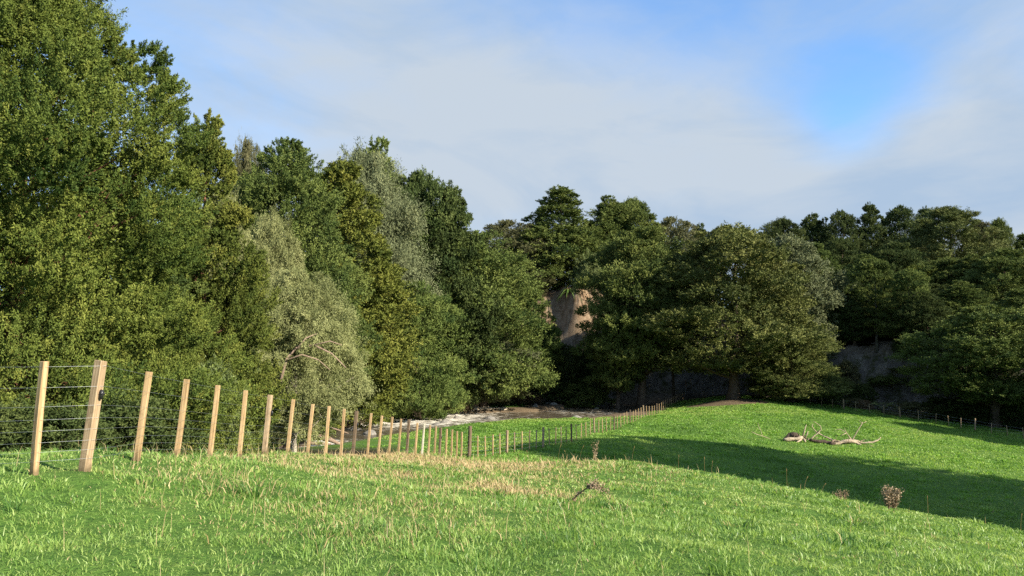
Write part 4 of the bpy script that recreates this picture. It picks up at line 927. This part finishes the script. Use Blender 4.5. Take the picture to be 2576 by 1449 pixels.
def fern(base, label, seed, L=1.6, n=11):
    rg = random.Random(seed); root = empty('tree_fern', base); tag(root, label, 'fern', 'ferns at the foot of the bank'); mb = MB()
    for i in range(n):
        a = 6.28 * i / n + rg.uniform(-.2, .2); l = L * rg.uniform(.8, 1.1); ca, sa = math.cos(a), math.sin(a)
        for k in range(1, 15):
            f = k / 14; c = Vector((ca * l * f * .85, sa * l * f * .85, .5 * l * math.sin(f * 2.4) + .3)); w = .34 * l * math.sin(math.pi * (f * .85 + .12)); s = Vector((-sa, ca, -.25)); t_ = Vector((ca, sa, 0)) * .05 * l
            for sg in (-1, 1): mb.poly([c - t_ * .5, c + t_ * .5, c + s * sg * w + t_ * .9 - Vector((0, 0, .1 * w if sg > 0 else .5 * w))])
    me = mb.mesh('fronds'); a_ = me.attributes.new('tint', 'FLOAT', 'FACE'); a_.data.foreach_set('value', np.random.RandomState(seed).rand(len(me.polygons)).astype(np.float32))
    link('fronds', me, M['bush'], root)
    tb = MB(); tb.tube([(0, 0, -.2), (0, 0, .35)], [.10, .08], 8); tb.build('stem', M['bark'], root)
fern(on(2212, 98), 'larger pale green fern at the foot of the grey bank', 1, 2.0); fern(on(2110, 100), 'smaller fern left of the larger one, under the grey bank', 2, 1.3)
for (u, v, d, w, k, m, lab) in (
    (1135, 955, 103, 90, 'shrub2', 'brown', 'brown twiggy shrub left of the pale gravel spit'), (1180, 965, 108, 90, 'shrub2', 'brown', 'brown withered shrub above the pale gravel spit'),
    (1245, 975, 112, 100, 'shrub2', 'dull', 'olive-brown shrub over the right end of the gravel spit'), (1310, 985, 114, 90, 'shrub1', 'brown', 'rust-brown shrub right of the gravel spit'),
    (1050, 960, 108, 120, 'shrub1', 'dull', 'olive shrub at the small green patch on the far bank'), (1385, 960, 118, 130, 'shrub1', 'dark', 'dark shrub at the foot of the earth cliff'),
    (1460, 965, 116, 110, 'shrub1', 'green', 'green shrub by the shaded water left of the fence-end tree'), (1000, 940, 96, 130, 'shrub1', 'green', 'green shrub at the foot of the yellow-olive conifer'),
    (880, 950, 82, 170, 'shrub1', 'olive', 'yellow-green low shrub under the pale drooping tree'), (2140, 1000, 102, 50, 'shrub2', 'dull', 'small dry shrub left of the larger fern'),
    (2165, 1005, 101, 40, 'shrub2', 'brown', 'tiny brown bush beside the larger fern'), (2290, 1010, 97, 110, 'shrub2', 'dull', 'low dry scrub along the boundary fence right of the larger fern'),
    (2075, 925, 106, 70, 'shrub2', 'dark', 'dark hanging plant at the left end of the grey bank'), (2125, 905, 109, 60, 'shrub2', 'dull', 'dry hanging plant high on the grey bank'), (2160, 965, 104, 60, 'shrub1', 'dark', 'dark low plant at the middle foot of the grey bank'), (2270, 930, 106, 70, 'shrub2', 'green', 'drooping plant right of the leafy shrub on the bank'),
    (2235, 945, 106, 90, 'shrub1', 'green', 'leafy shrub hanging on the right side of the grey bank'), (2370, 1000, 96, 120, 'shrub1', 'dark', 'shaded shrub behind the boundary fence below the right wood'),
    (2560, 1000, 92, 120, 'shrub1', 'dark', 'shaded shrub near the right edge behind the boundary fence'), (2440, 1010, 94, 110, 'shrub1', 'dark', 'shaded shrub beside the trunk at lower right'),
    (655, 1025, 66, 50, 'shrub2', 'bush', 'light green shrub beyond the sixth and seventh posts'), (100, 1010, 17, 270, 'shrub1', 'dark', 'dark green low bush behind the first fence post'), (330, 1000, 19, 270, 'shrub1', 'dark', 'dark green low bush behind the third fence post'),
    (-60, 1020, 16, 260, 'shrub1', 'dark', 'dark low bush at the left edge behind the fence')):
    tree('shrub', k, m, u, v, d, w, lab, 'bush', 'shrubs by the stream')
# slender-stemmed trees at the edge of the right wood
for (u, v, w, rz, lab) in ((2203, 655, 90, .5, 'slender tree with the tallest bare grey stem in the right wood'), (2292, 680, 80, 4.0, 'bare-stemmed slender tree in the dark right of the tallest stem')):
    d = find_d(u, 885, 98); tree('slender_tree', 'slim', 'green', u, v, d, w, lab, group='slender trees in the right wood', bark='stem', rz=rz)
for (u, vb, v, w, k, m, lab) in ((2090, 880, 735, 90, 'dome2', 'dark', 'dark bushy tree rooted at the left lip of the grey bank'), (2148, 868, 740, 90, 'dome2', 'dark', 'dark bushy tree left of the tallest bare grey stem'),
                              (2250, 866, 745, 95, 'dome1', 'green', 'green bushy tree between the two bare grey stems'), (2330, 880, 735, 110, 'dome2', 'dark', 'dark bushy tree right of both bare grey stems'), (2215, 850, 760, 70, 'dome2', 'dark', 'low dark bush directly behind the tallest bare grey stem'),
                              (2290, 905, 835, 80, 'dome2', 'dark', 'low dark bush spilling over the right part of the grey bank')):
    d = find_d(u, vb, 98); tree('totara_tree', k, m, u, v, d, w, lab, group='trees along the lip of the grey bank')
